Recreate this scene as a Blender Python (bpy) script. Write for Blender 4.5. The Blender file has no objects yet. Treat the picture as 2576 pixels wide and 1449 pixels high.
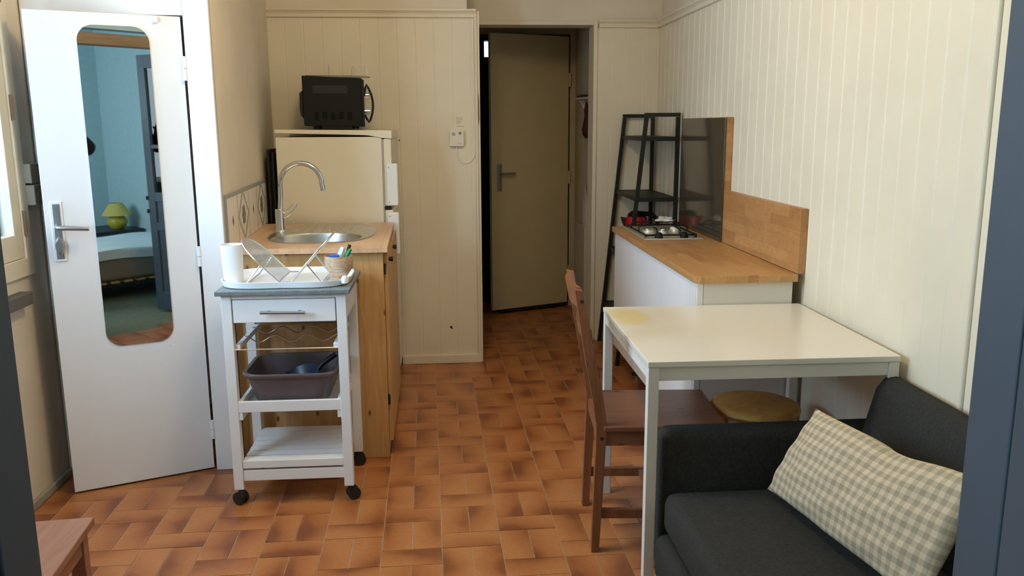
import bpy, bmesh, math, random
from mathutils import Vector, Matrix
C = bpy.context.scene
COL = C.collection
PI = math.pi
rad = math.radians
RNG = random.Random(7)

# ---------------------------------------------------------------- camera
F_PX, PITCH, YAW, ROLL, CAM_H = 2114.7, .1915, .0776, -.0054, 1.4176
cd = bpy.data.cameras.new('camera'); cam = bpy.data.objects.new('camera', cd); COL.objects.link(cam)
cd.sensor_width = 36; cd.lens = F_PX/2576*36; cd.clip_start = .02; cd.clip_end = 60
d = Vector((math.sin(YAW)*math.cos(PITCH), math.cos(YAW)*math.cos(PITCH), -math.sin(PITCH)))
r = Vector((math.cos(YAW), -math.sin(YAW), 0)); u = r.cross(d)
r, u = math.cos(ROLL)*r+math.sin(ROLL)*u, -math.sin(ROLL)*r+math.cos(ROLL)*u
M = Matrix((r, u, -d)).transposed().to_4x4(); M.translation = (0, 0, CAM_H)
cam.matrix_world = M
C.camera = cam
C.view_settings.view_transform = 'Standard'; C.view_settings.look = 'None'
C.view_settings.exposure = -0.22; C.view_settings.gamma = 1; C.view_settings.use_curve_mapping = False

# ---------------------------------------------------------------- world and lights
w = bpy.data.worlds.new('overcast_sky'); C.world = w; w.use_nodes = True
w.node_tree.nodes['Background'].inputs[0].default_value = (.80, .90, 1.0, 1)
w.node_tree.nodes['Background'].inputs[1].default_value = 2.2

def light(name, kind, loc, power, color, rot=(0, 0, 0), size=None, radius=None):
    l = bpy.data.lights.new(name, kind); l.energy = power; l.color = color
    if size: l.shape = 'RECTANGLE'; l.size, l.size_y = size
    if radius: l.shadow_soft_size = radius
    o = bpy.data.objects.new(name, l); COL.objects.link(o); o.location = loc; o.rotation_euler = rot
    return o
light('ceiling_lamp_light', 'POINT', (-.15, 2.6, 2.45), 41, (1, .775, .45), radius=.14)
light('kitchen_window_light', 'AREA', (-1.74, 2.55, 1.55), 92, (.50, .75, 1), (0, -PI/2, rad(25)), (1.1, 1.35))
light('bedroom_window_light', 'AREA', (-1.70, -1.0, 1.5), 44, (.66, .87, .97), (0, -PI/2, 0), (1.2, 1.3))
try:
    C.cycles.use_denoising = True
    C.cycles.max_bounces = 10; C.cycles.diffuse_bounces = 5; C.cycles.transparent_max_bounces = 12
    C.cycles.sample_clamp_indirect = 6
except Exception:
    pass

# ---------------------------------------------------------------- helpers
def sm(o, label=None, cat=None, group=None, kind=None):
    for k, v in (('label', label), ('category', cat), ('group', group), ('kind', kind)):
        if v: o[k] = v
    return o

WORLD = {}
def thing(name, label, cat, loc=(0, 0, 0), group=None, kind=None):
    o = bpy.data.objects.new(name, None); COL.objects.link(o); o.location = loc; o.empty_display_size = .05
    WORLD[o] = Vector(loc)
    return sm(o, label, cat, group, kind)

class MB:
    def __init__(s): s.bm = bmesh.new(); s.T = Matrix.Identity(4)
    def v(s, p): return s.bm.verts.new(s.T @ Vector(p))
    def face(s, vs):
        try: return s.bm.faces.new(vs)
        except ValueError: return None
    def box(s, a, b, bev=0, seg=2):
        x0, y0, z0 = a; x1, y1, z1 = b
        x0, x1 = min(x0, x1), max(x0, x1); y0, y1 = min(y0, y1), max(y0, y1); z0, z1 = min(z0, z1), max(z0, z1)
        V = [s.v(p) for p in ((x0,y0,z0),(x1,y0,z0),(x1,y1,z0),(x0,y1,z0),(x0,y0,z1),(x1,y0,z1),(x1,y1,z1),(x0,y1,z1))]
        for f in ((3,2,1,0),(4,5,6,7),(0,1,5,4),(1,2,6,5),(2,3,7,6),(3,0,4,7)): s.face([V[i] for i in f])
        if bev: s.bev(V, bev, seg)
        return s
    def bev(s, V, w, seg=2):
        es = {e for v in V for e in v.link_edges}
        bmesh.ops.bevel(s.bm, geom=list(es), offset=w, segments=seg, profile=.5, affect='EDGES', clamp_overlap=True)
    def ext(s, pts, vec, bev=0, seg=2):           # extrude a planar outline
        vec = Vector(vec); A = [s.v(p) for p in pts]; B = [s.v(Vector(p)+vec) for p in pts]; n = len(A)
        s.face(A[::-1]); s.face(B)
        for i in range(n): s.face([A[i], A[(i+1) % n], B[(i+1) % n], B[i]])
        if bev: s.bev(A+B, bev, seg)
        return s
    def prism(s, poly, z0, z1, bev=0, seg=2): return s.ext([(x, y, z0) for x, y in poly], (0, 0, z1-z0), bev, seg)
    def tube(s, pts, rr, seg=8, closed=False, cap=True):
        P = [Vector(p) for p in pts]; n = len(P); rings = []; nrm = None
        for i in range(n):
            a = P[(i-1) % n] if (closed or i) else P[0]; b = P[(i+1) % n] if (closed or i < n-1) else P[-1]
            t = (b-a).normalized()
            if nrm is None:
                nrm = t.orthogonal().normalized()
            nrm = (nrm-t*nrm.dot(t)).normalized(); bn = t.cross(nrm)
            ri = rr[i] if isinstance(rr, (list, tuple)) else rr
            rings.append([s.v(P[i]+(nrm*math.cos(2*PI*k/seg)+bn*math.sin(2*PI*k/seg))*ri) for k in range(seg)])
        m = n if closed else n-1
        for i in range(m):
            A, B = rings[i], rings[(i+1) % n]
            for k in range(seg): s.face([A[k], A[(k+1) % seg], B[(k+1) % seg], B[k]])
        if cap and not closed: s.face(rings[0][::-1]); s.face(rings[-1])
        return s
    def cyl(s, a, b, rr, seg=20, r2=None): return s.tube([a, b], [rr, rr if r2 is None else r2], seg)
    def lathe(s, prof, c=(0, 0), seg=32, sx=1, sy=1):
        rings = []
        for (rr, z) in prof:
            if rr < 1e-6: rings.append([s.v((c[0], c[1], z))])
            else: rings.append([s.v((c[0]+sx*rr*math.cos(2*PI*k/seg), c[1]+sy*rr*math.sin(2*PI*k/seg), z)) for k in range(seg)])
        for A, B in zip(rings, rings[1:]):
            for k in range(seg):
                a0, a1 = A[k % len(A)], A[(k+1) % len(A)]; b0, b1 = B[k % len(B)], B[(k+1) % len(B)]
                f = []
                for q in (a0, a1, b1, b0):
                    if q not in f: f.append(q)
                if len(f) > 2: s.face(f)
        return s
    def loft(s, rings, cap0=True, cap1=True):
        R = [[s.v(p) for p in ring] for ring in rings]; n = len(R[0])
        for A, B in zip(R, R[1:]):
            for k in range(n): s.face([A[k], A[(k+1) % n], B[(k+1) % n], B[k]])
        if cap0: s.face(R[0][::-1])
        if cap1: s.face(R[-1])
        return s
    def grid(s, fn, nu, nv, uv=False):
        V = [[s.v(fn(i/nu, j/nv)) for j in range(nv+1)] for i in range(nu+1)]
        lay = s.bm.loops.layers.uv.verify() if uv else None
        for i in range(nu):
            for j in range(nv):
                f = s.face([V[i][j], V[i+1][j], V[i+1][j+1], V[i][j+1]])
                if uv and f:
                    for l, q in zip(f.loops, ((i, j), (i+1, j), (i+1, j+1), (i, j+1))): l[lay].uv = (q[0]/nu, q[1]/nv)
        return s
    def holed(s, outer, inner, z0, z1):           # slab with a hole
        bm = s.bm
        for z in (z1, z0):
            A = [s.v((x, y, z)) for x, y in outer]; B = [s.v((x, y, z)) for x, y in inner]
            es = [bm.edges.new((L[i], L[(i+1) % len(L)])) for L in (A, B) for i in range(len(L))]
            bmesh.ops.triangle_fill(bm, use_beauty=True, use_dissolve=False, edges=es)
            if z == z1: A1, B1 = A, B
        for (P, Q) in ((A, A1), (B, B1)):
            for i in range(len(P)): s.face([P[i], P[(i+1) % len(P)], Q[(i+1) % len(P)], Q[i]])
        return s
    def build(s, name, m, parent=None, smooth=50, recalc=True):
        if recalc: bmesh.ops.recalc_face_normals(s.bm, faces=s.bm.faces)
        if parent is not None:
            off = WORLD[parent]
            bmesh.ops.translate(s.bm, vec=-off, verts=s.bm.verts)
        me = bpy.data.meshes.new(name); s.bm.to_mesh(me); s.bm.free()
        me.materials.append(m)
        if smooth:
            me.polygons.foreach_set('use_smooth', [True]*len(me.polygons)); me.set_sharp_from_angle(angle=rad(smooth))
        o = bpy.data.objects.new(name, me); COL.objects.link(o)
        WORLD[o] = Vector((0, 0, 0)) if parent is None else WORLD[parent]
        if parent is not None: o.parent = parent
        if smooth == 50: q = o.modifiers.new('face_weighted_normals', 'WEIGHTED_NORMAL'); q.keep_sharp = True; q.weight = 80
        return o

def boxo(name, m, a, b, parent=None, bev=.002): return MB().box(a, b, bev).build(name, m, parent)
def oval(cx, cy, a, b, n=40, p=2.0, rot=0):
    out = []
    for k in range(n):
        t = 2*PI*k/n; c_, s_ = math.cos(t), math.sin(t)
        x = a*math.copysign(abs(c_)**(2/p), c_); y = b*math.copysign(abs(s_)**(2/p), s_)
        out.append((cx+x*math.cos(rot)-y*math.sin(rot), cy+x*math.sin(rot)+y*math.cos(rot)))
    return out
def arc(c, r0, a0, a1, n, plane='xz'):
    out = []
    for k in range(n+1):
        t = a0+(a1-a0)*k/n; x, z = r0*math.cos(t), r0*math.sin(t)
        out.append((c[0]+x, c[1], c[2]+z) if plane == 'xz' else (c[0], c[1]+x, c[2]+z))
    return out

# ---------------------------------------------------------------- materials
class X:                                          # tiny expression language over math nodes
    def __init__(s, nt, sock): s.nt, s.s = nt, sock
    def _op(s, op, *o):
        n = s.nt.nodes.new('ShaderNodeMath'); n.operation = op
        for i, q in enumerate((s,)+o):
            if isinstance(q, X): s.nt.links.new(q.s, n.inputs[i])
            else: n.inputs[i].default_value = q
        return X(s.nt, n.outputs[0])
    def __add__(s, o): return s._op('ADD', o)
    def __sub__(s, o): return s._op('SUBTRACT', o)
    def __mul__(s, o): return s._op('MULTIPLY', o)
    def __truediv__(s, o): return s._op('DIVIDE', o)
    def lt(s, o): return s._op('LESS_THAN', o)
    def gt(s, o): return s._op('GREATER_THAN', o)
    def abs(s): return s._op('ABSOLUTE')
    def fr(s): return s._op('FRACT')
    def mn(s, o): return s._op('MINIMUM', o)
    def mx(s, o): return s._op('MAXIMUM', o)

class Mat:
    def __init__(s, name, rough=.5, metal=0., spec=.5):
        s.m = bpy.data.materials.new(name); s.m.use_nodes = True; s.nt = s.m.node_tree
        s.b = s.nt.nodes['Principled BSDF']
        s.b.inputs['Roughness'].default_value = rough; s.b.inputs['Metallic'].default_value = metal
        s.b.inputs['Specular IOR Level'].default_value = spec
    def n(s, t, **k):
        q = s.nt.nodes.new(t)
        for a, v in k.items(): setattr(q, a, v)
        return q
    def link(s, a, b): s.nt.links.new(a.s if isinstance(a, X) else a, b)
    def coord(s, scale=(1, 1, 1), order=None, kind='Object', rot=(0, 0, 0)):
        tc = s.n('ShaderNodeTexCoord'); out = tc.outputs[kind]
        if order:
            sp = s.n('ShaderNodeSeparateXYZ'); cb = s.n('ShaderNodeCombineXYZ'); s.link(out, sp.inputs[0])
            for i, k in enumerate(order): s.link(sp.outputs['XYZ'.index(k)], cb.inputs[i])
            out = cb.outputs[0]
        mp = s.n('ShaderNodeMapping'); mp.inputs['Scale'].default_value = scale; mp.inputs['Rotation'].default_value = rot
        s.link(out, mp.inputs[0]); return mp.outputs[0]
    def noise(s, vec, scale=5, detail=4, rough=.6, dist=0):
        q = s.n('ShaderNodeTexNoise'); q.inputs['Scale'].default_value = scale; q.inputs['Detail'].default_value = detail
        q.inputs['Roughness'].default_value = rough; q.inputs['Distortion'].default_value = dist
        s.link(vec, q.inputs['Vector']); return q.outputs['Fac']
    def ramp(s, fac, stops):
        q = s.n('ShaderNodeValToRGB'); e = q.color_ramp.elements
        while len(e) < len(stops): e.new(.5)
        for k, (p, c) in zip(e, stops): k.position = p; k.color = (*c, 1)
        s.link(fac, q.inputs[0]); return q.outputs[0]
    def mix(s, fac, a, b, mode='MIX'):
        q = s.n('ShaderNodeMix', data_type='RGBA', blend_type=mode)
        for sock, v in ((q.inputs[0], fac), (q.inputs[6], a), (q.inputs[7], b)):
            if isinstance(v, (int, float)): sock.default_value = v
            elif isinstance(v, tuple): sock.default_value = (*v, 1)
            else: s.link(v, sock)
        return q.outputs[2]
    def col(s, c):
        if isinstance(c, tuple): s.b.inputs['Base Color'].default_value = (*c, 1)
        else: s.link(c, s.b.inputs['Base Color'])
        return s
    def bump(s, h, strength=.2, dist=.002):
        q = s.n('ShaderNodeBump'); q.inputs['Strength'].default_value = strength; q.inputs['Distance'].default_value = dist
        s.link(h, q.inputs['Height']); s.link(q.outputs[0], s.b.inputs['Normal']); return s
    def rough(s, fac, a, b):
        q = s.n('ShaderNodeMapRange'); q.inputs['To Min'].default_value = a; q.inputs['To Max'].default_value = b
        s.link(fac, q.inputs[0]); s.link(q.outputs[0], s.b.inputs['Roughness']); return s

def plain(name, c, rough=.5, metal=0., spec=.5, var=.06, scale=6., bump=0., bscale=60.):
    m = Mat(name, rough, metal, spec)
    f = m.noise(m.coord(), scale, 3)
    a = tuple(max(0, q*(1-var)) for q in c); b = tuple(min(1, q*(1+var)) for q in c)
    m.col(m.ramp(f, [(.3, a), (.7, b)]))
    if bump: m.bump(m.noise(m.coord(), bscale, 3), bump)
    return m.m
def wood(name, dark, light_, axis='z', rough=.5, scale=1., knots=True, kscale=None, korder=None):
    m = Mat(name, rough)
    sc = {'x': (1.2, 14, 14), 'y': (14, 1.2, 14), 'z': (14, 14, 1.2)}[axis]
    f = m.noise(m.coord(tuple(q*scale for q in sc)), 3.2, 6, .62, .8)
    c = m.ramp(f, [(.25, dark), (.72, light_)])
    if knots:
        k = kscale or {'x': (5, 9, 9), 'y': (9, 5, 9), 'z': (9, 9, 4.4)}[axis]
        v = m.n('ShaderNodeTexVoronoi'); m.link(m.coord(tuple(q*scale for q in k), order=korder), v.inputs['Vector']); v.inputs['Scale'].default_value = 1
        if korder: v.voronoi_dimensions = '2D'
        cs = m.n('ShaderNodeSeparateColor'); m.link(v.outputs['Color'], cs.inputs[0])
        kc = X(m.nt, m.ramp(v.outputs['Distance'], [(.04, (1, 1, 1)), (.10, (0, 0, 0))]))*X(m.nt, cs.outputs[0]).lt(.7)
        c = m.mix(kc, c, tuple(q*.35 for q in dark))
    m.col(c); m.bump(f, .06)
    return m.m
def stave(name, cols, order, rough=.38, bw=.34, bh=.042, off=0.):
    m = Mat(name, rough)
    v = m.coord(order=order)
    def bt(scale_off, a, b):
        q = m.n('ShaderNodeTexBrick'); q.offset = .37; q.offset_frequency = 2
        mp = m.n('ShaderNodeMapping'); mp.inputs['Location'].default_value = (off, off*.5, 0); m.link(v, mp.inputs[0]); m.link(mp.outputs[0], q.inputs['Vector'])
        q.inputs['Color1'].default_value = (*a, 1); q.inputs['Color2'].default_value = (*b, 1); q.inputs['Mortar'].default_value = (*[t*.7 for t in a], 1)
        q.inputs['Scale'].default_value = 1; q.inputs['Mortar Size'].default_value = .0006; q.inputs['Mortar Smooth'].default_value = .3
        q.inputs['Brick Width'].default_value = bw; q.inputs['Row Height'].default_value = bh; return q
    q = bt(0, cols[0], cols[1])
    g = m.noise(m.coord((2, 2, 2), order=order), 9, 6, .65, 1.5)
    mp = m.n('ShaderNodeMapping'); mp.inputs['Scale'].default_value = (2.5, 40, 40); m.link(v, mp.inputs[0])
    g2 = m.noise(mp.outputs[0], 2.0, 5, .6, .6)
    c = m.mix(.5, q.outputs['Color'], m.ramp(g2, [(.3, (.72, .66, .6)), (.7, (1.12, 1.12, 1.1))]), 'MULTIPLY')
    c = m.mix(.25, c, m.ramp(g, [(.35, cols[2]), (.6, cols[0])]))
    m.col(c); m.bump(g2, .04); return m.m
def glass_pane(name, tint=(.95, .97, 1)):
    m = bpy.data.materials.new(name); m.use_nodes = True; nt = m.node_tree; nt.nodes.clear()
    o = nt.nodes.new('ShaderNodeOutputMaterial'); mx = nt.nodes.new('ShaderNodeMixShader'); fr = nt.nodes.new('ShaderNodeFresnel')
    t = nt.nodes.new('ShaderNodeBsdfTransparent'); g = nt.nodes.new('ShaderNodeBsdfGlossy'); g.inputs['Roughness'].default_value = .02
    t.inputs[0].default_value = (*tint, 1); nt.links.new(fr.outputs[0], mx.inputs[0]); nt.links.new(t.outputs[0], mx.inputs[1]); nt.links.new(g.outputs[0], mx.inputs[2])
    nt.links.new(mx.outputs[0], o.inputs[0]); return m

def tile_floor_mat():
    m = Mat('terracotta_tiles', .34, 0, .5)
    at = m.n('ShaderNodeAttribute', attribute_name='tilec'); sp = m.n('ShaderNodeSeparateColor'); m.link(at.outputs['Color'], sp.inputs[0])
    uv = m.n('ShaderNodeUVMap'); us = m.n('ShaderNodeSeparateXYZ'); m.link(uv.outputs[0], us.inputs[0])
    U, V = X(m.nt, us.outputs[0]), X(m.nt, us.outputs[1]); R, G, B = (X(m.nt, sp.outputs[i]) for i in range(3))
    cn = X(m.nt, m.noise(m.coord((1, 1, 1)), 6.5, 2, .5))
    f = (U-G).abs()*.75+(V-B).abs()*.55+(cn-.5)*.9+(R-.5)*.35
    c = m.ramp(f, [(.08, (.235, .070, .022)), (.38, (.385, .130, .040)), (.85, (.47, .185, .060))])
    fine = m.noise(m.coord(), 55, 3, .6)
    c = m.mix(.35, c, m.ramp(fine, [(.35, (.75, .72, .7)), (.65, (1.1, 1.1, 1.1))]), 'MULTIPLY')
    m.col(c); m.rough(fine, .27, .45); m.bump(m.noise(m.coord(), 14, 3), .12, .002)
    return m.m
def splash_mat():
    m = Mat('patterned_wall_tile', .35)
    uv = m.n('ShaderNodeUVMap'); us = m.n('ShaderNodeSeparateXYZ'); m.link(uv.outputs[0], us.inputs[0])
    U, V = X(m.nt, us.outputs[0]), X(m.nt, us.outputs[1])
    wob = X(m.nt, m.noise(m.coord(), 30, 2))*.016-.008
    def cell(c0): return ((((U-c0)/.507)+.5).fr()-.5)*.507
    a = cell(.394)+wob; b = cell(.1405)+wob; v = V+wob
    dm = a.abs()/.125+v.abs()/.108
    frame = dm.lt(1.12)*dm.gt(.86)
    star = (a.abs().mx(v.abs()*.95)).mn((a.abs()+v.abs())*.72).lt(.035)
    small = (b.abs()/.022+v.abs()/.028).lt(1)
    edge = (b.abs()-.115).abs().lt(.010)
    border = V.gt(.098)
    top = m.mix(frame.mx(edge*.55), (.80, .74, .66), (.36, .34, .31))
    top = m.mix(star.mx(small), top, (.17, .16, .15))
    top = m.mix(border, top, (.30, .29, .27))
    m.col(top); return m.m
def gingham_mat():
    m = Mat('gingham_cotton', .9, 0, .15)
    uv = m.n('ShaderNodeUVMap'); us = m.n('ShaderNodeSeparateXYZ'); m.link(uv.outputs[0], us.inputs[0])
    U, V = X(m.nt, us.outputs[0]), X(m.nt, us.outputs[1])
    f = ((U*23).fr().lt(.5)+(V*11).fr().lt(.5))*.5
    c = m.ramp(f, [(0, (.63, .505, .345)), (.5, (.475, .385, .26)), (1, (.355, .295, .20))])
    m.col(c); m.bump(m.noise(m.coord(), 9, 3), .5, .012); return m.m

M_ = {}
M_['wall'] = plain('cream_wall_paint', (.74, .66, .53), .75, var=.03, scale=2.5, bump=.05, bscale=90)
M_['plaster'] = plain('cream_plaster', (.72, .64, .52), .85, var=.05, scale=3, bump=.25, bscale=35)
M_['panel'] = plain('cream_panelling_paint', (.77, .69, .53), .5, var=.035, scale=4, bump=.04, bscale=70)
M_['white'] = plain('white_gloss_paint', (.80, .79, .78), .42, var=.02, scale=3)
M_['frame_cream'] = plain('cream_window_paint', (.74, .66, .50), .5)
M_['vent'] = plain('vent_black', (.002, .002, .002), .9, spec=.1)
M_['label'] = plain('dull_label', (.014, .014, .016), .5, spec=.3)
M_['wire'] = plain('bright_wire', (.85, .85, .86), .3, 1., var=0)
M_['socket'] = plain('shaded_beige_plastic', (.36, .31, .24), .5)  # beige darkened to carry the shade behind the open door
M_['cabwhite'] = plain('white_melamine', (.80, .79, .77), .6, spec=.25, var=.01)
M_['ceil'] = plain('ceiling_paint', (.80, .76, .68), .9)
M_['tile'] = tile_floor_mat()
M_['grout'] = plain('grey_grout', (.44, .35, .26), .9, var=.2, scale=40)
M_['bedfloor'] = plain('grey_green_carpet', (.16, .18, .13), .95, var=.15, scale=20)
M_['teal'] = plain('teal_paint_daylight_tint', (.42, .57, .61), .85, var=.04, scale=20)  # the bedroom's cool daylight tint is put into this wall colour
M_['blue'] = plain('slate_blue_paint', (.055, .078, .105), .5, var=.06, scale=5)
M_['beam'] = wood('brown_painted_lintel', (.20, .12, .06), (.32, .20, .11), 'x', .6, knots=False)
M_['mirror'] = plain('mirror_silver', (.86, .90, .90), .015, 1., var=0)
M_['chrome'] = plain('chrome', (.72, .72, .72), .12, 1., var=.02)
M_['steel'] = plain('brushed_steel', (.62, .60, .56), .32, 1., var=.05, scale=30)
M_['satin'] = plain('satin_nickel', (.42, .42, .43), .35, 1., var=.04)
M_['plastic'] = plain('white_plastic', (.84, .85, .86), .35, var=.02)
M_['cream_pl'] = plain('cream_appliance_enamel', (.77, .72, .58), .4, var=.02)
M_['black'] = plain('black_plastic', (.006, .006, .005), .65, spec=.25, var=.1)
M_['blackgl'] = plain('black_gloss_enamel', (.006, .006, .005), .4, spec=.3, var=.1)
M_['rubber'] = plain('black_rubber', (.012, .012, .012), .6)
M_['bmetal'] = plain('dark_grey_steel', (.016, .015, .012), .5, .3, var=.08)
M_['slate'] = plain('grey_stone_top', (.16, .19, .20), .38, var=.25, scale=60)
M_['pine'] = wood('pine_board', (.46, .235, .08), (.63, .385, .16), 'z', .5, kscale=(11, 5.5, 1), korder='XZY')
M_['pineplain'] = wood('pine_door_board', (.46, .235, .08), (.63, .385, .16), 'z', .5, knots=False)
M_['chairwood'] = wood('brown_stained_pine', (.165, .060, .022), (.285, .108, .042), 'z', .42, 1.3)
M_['chairwoodx'] = wood('brown_stained_pine_seat', (.17, .064, .028), (.27, .105, .045), 'x', .38, 1.0)
M_['stoolwood'] = wood('red_brown_stained_pine', (.26, .105, .062), (.40, .19, .115), 'y', .40, .8, kscale=(13, 7, 1), korder='XYZ')
M_['top_y'] = stave('butcher_block_oak', ((.60, .34, .135), (.40, .19, .065), (.36, .165, .055)), 'YXZ')
M_['splash_yz'] = stave('butcher_block_upstand', ((.56, .30, .115), (.37, .165, .055), (.33, .145, .05)), 'YZX', bh=.045, bw=.3, off=.13)
M_['sinktop'] = stave('butcher_block_beech', ((.72, .48, .31), (.58, .35, .20), (.54, .31, .17)), 'YXZ', off=.2)
M_['darkglass'] = plain('smoked_glass_panel', (.085, .070, .045), .09, .35, .8, var=.02)
M_['kettle'] = plain('red_enamel', (.55, .01, .02), .22, .1)
M_['sofa'] = plain('charcoal_wool', (.036, .035, .031), .95, spec=.15, var=.22, scale=120, bump=.35, bscale=260)
M_['gingham'] = gingham_mat()
M_['basin'] = plain('brown_plastic', (.115, .085, .085), .4)
M_['pan'] = plain('navy_enamel', (.015, .03, .06), .3)
M_['cane'] = plain('honey_cane', (.58, .30, .075), .5, var=.15, scale=30, bump=.15, bscale=120)
M_['bowl'] = wood('spalted_wood', (.30, .15, .06), (.72, .56, .40), 'x', .4, 2.2, knots=False)
M_['tabletop'] = plain('white_table_lacquer', (.80, .75, .64), .26, var=.02)
M_['tablemetal'] = plain('white_powder_coat', (.74, .70, .62), .45, var=.02)
M_['splash'] = splash_mat()
M_['pane'] = glass_pane('window_glass')
M_['sheet'] = plain('white_bed_linen', (.70, .80, .84), .9, bump=.3, bscale=14)
M_['mattress'] = plain('taupe_ticking', (.24, .20, .15), .9)
M_['lampy'] = plain('yellow_lamp_glaze', (.52, .42, .045), .35)
M_['shade'] = plain('yellow_lampshade', (.60, .50, .13), .8)
M_['navy'] = plain('dark_navy_paint', (.018, .022, .04), .45)
M_['foil'] = plain('crumpled_film', (.62, .60, .56), .3, var=.1, bump=.4, bscale=25)
M_['halldoor'] = plain('beige_door_paint', (.60, .50, .31), .55, var=.03)
M_['hallwall'] = plain('hall_wall_paint', (.52, .45, .33), .8, var=.05)
M_['darkred'] = plain('dark_red_cloth', (.045, .006, .005), .85)
M_['sill'] = plain('grey_stone_ledge', (.11, .10, .085), .7)
M_['cement'] = plain('bare_cement', (.34, .31, .24), .95, var=.2, scale=18)
M_['coat'] = plain('dark_jacket', (.012, .011, .012), .85)
M_['skin'] = plain('skin', (.50, .27, .18), .5)
M_['hair'] = plain('dark_hair', (.02, .013, .01), .6)
M_['jeans'] = plain('dark_trousers', (.02, .025, .04), .85)
M_['blueplastic'] = plain('blue_plastic', (.04, .13, .55), .35)
M_['greenplastic'] = plain('green_plastic', (.01, .28, .10), .35)
M_['clear'] = plain('frosted_plastic', (.66, .76, .80), .3)
M_['grey'] = plain('grey_print', (.40, .37, .30), .7)
M_['stainwood'] = plain('exposed_wood', (.22, .13, .06), .8)

def structure(o, label): return sm(o, label, None, None, 'structure')

# ================================================================ the room
ZC = 2.62            # ceiling
XR = 1.36            # right wall
XL = -1.58           # left wall
Y1, Y2 = 4.953, 5.415
ZM = 2.012           # underside of the picture rail
SK0, SK1 = Vector((-.884, 3.41)), Vector((-.972, Y1))       # plaster wall beside the sink, slightly out of square

def tile_floor():
    mb = MB(); bm = mb.bm; uvl = bm.loops.layers.uv.verify(); cl = bm.loops.layers.float_color.new('tilec')
    L, Wd = .2045, .1065; P = L+Wd; ang = rad(1.15); ca, sa = math.cos(ang), math.sin(ang)
    rng = random.Random(3)
    o = Vector((-.0375, 2.661))
    def put(x0, y0, x1, y1, horiz):
        g = .0017
        cs = [(x0+g, y0+g), (x1-g, y0+g), (x1-g, y1-g), (x0+g, y1-g)]
        ws = [(o.x+x*ca-y*sa, o.y+x*sa+y*ca) for x, y in cs]
        cx = sum(q[0] for q in ws)/4; cy = sum(q[1] for q in ws)/4
        if not (-1.75 < cx < 1.5 and .80 < cy < 6.7) or (cy > 5.6 and not (.0 < cx < 1.2)): return
        dz = rng.uniform(-.0005, .0003)
        top = [mb.v((x, y, dz)) for x, y in ws]
        bot = [mb.v((x+(x-cx)*.008, y+(y-cy)*.008, -.004)) for x, y in ws]
        fs = [mb.face(top)]+[mb.face([top[i], bot[i], bot[(i+1) % 4], top[(i+1) % 4]]) for i in range(4)]
        rc = (rng.random(), rng.choice((-.05, .15, .85, 1.05)), rng.choice((.1, .4, .9)), 1)
        UV = [(0, 0), (1, 0), (1, 1), (0, 1)]
        if horiz: UV = [(0, 0), (0, 1), (1, 1), (1, 0)]
        for f in fs:
            for l in f.loops:
                l[cl] = rc; i = (top.index(l.vert) if l.vert in top else bot.index(l.vert)); l[uvl].uv = UV[i]
    for k in range(-10, 9):
        ph = (k % 3)*P/3*1.0
        x0 = k*L
        for j in range(-9, 16):
            y0 = j*P+ph
            put(x0, y0, x0+L, y0+Wd, True)
            put(x0, y0+Wd, x0+L/2, y0+P, False); put(x0+L/2, y0+Wd, x0+L, y0+P, False)
    fl = mb.build('floor', M_['tile'], None, recalc=False, smooth=20)
    structure(fl, 'orange terracotta tile floor laid in staggered pairs')
    g = MB().box((-1.75, .79, -.06), (1.5, 6.7, -.0022)).build('grout_bed', M_['grout'], fl)
tile_floor()
b = MB().box((-1.75, -3.0, -.06), (1.6, .79, -.001)).build('floor_bedroom', M_['bedfloor'])
structure(b, 'grey green bedroom floor seen in the mirror')
b = MB().box((-1.9, -3.0, ZC), (1.75, 9.0, ZC+.08)).build('ceiling', M_['ceil']); structure(b, 'plain pale ceiling')

def beadboard(p0, p1, z0, z1, nrm, pitch, phase, gw=.007, gd=.0028, thick=.018):
    """tongue-and-groove boarding from p0 to p1 (plan), facing nrm, V grooves every pitch"""
    p0, p1, nrm = Vector(p0), Vector(p1), Vector(nrm); t = (p1-p0); L = t.length; t.normalize()
    pts = [p0]; s = phase
    while s < L-gw:
        if s > gw: pts += [p0+t*(s-gw/2), p0+t*s-nrm*gd, p0+t*(s+gw/2)]
        s += pitch
    pts += [p1, p1-nrm*thick, p0-nrm*thick]
    return MB().prism([(q.x, q.y) for q in pts], z0, z1)

# right wall: boarding up to the picture rail, plaster above
wr = MB().box((XR+.016, .60, 0), (XR+.16, 5.62, ZC)).build('wall_right', M_['plaster']); structure(wr, 'plaster wall behind the boarding on the sofa and table side')
pr = beadboard((XR, 2.06), (XR, Y2), 0, ZM, (-1, 0), .0995, .098, .011, .0026).build('trim_1', M_['panel'], None, smooth=12)
structure(pr, 'cream tongue and groove boarding behind the sofa, table and worktop')
b = MB().box((XR, .82, 0), (XR+.018, 2.035, ZM), .002).build('trim_2', M_['panel']); structure(b, 'plain cream board beside the blue door frame')
mb = MB(); mb.cyl((XR-.001, 2.045, 0), (XR-.001, 2.045, ZM), .009); mb.cyl((XR+.004, 2.062, 0), (XR+.004, 2.062, ZM), .008)
structure(mb.build('trim_3', M_['panel']), 'cream half round strip ending the boarding')
def rail(p0, p1, nrm, name, lab):
    nrm = Vector(nrm); a, b2 = Vector(p0), Vector(p1)
    prof = [(0, 0), (.012, .0), (.016, .004), (.016, .013), (.011, .017), (.013, .022), (.024, .034), (.028, .036), (.028, .046), (0, .046)]
    ra = [(a.x+nrm[0]*u_, a.y+nrm[1]*u_, ZM+v_) for u_, v_ in prof]; rb = [(b2.x+nrm[0]*u_, b2.y+nrm[1]*u_, ZM+v_) for u_, v_ in prof]
    structure(MB().loft([ra, rb]).build(name, M_['panel'], None, smooth=20), lab)
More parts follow.
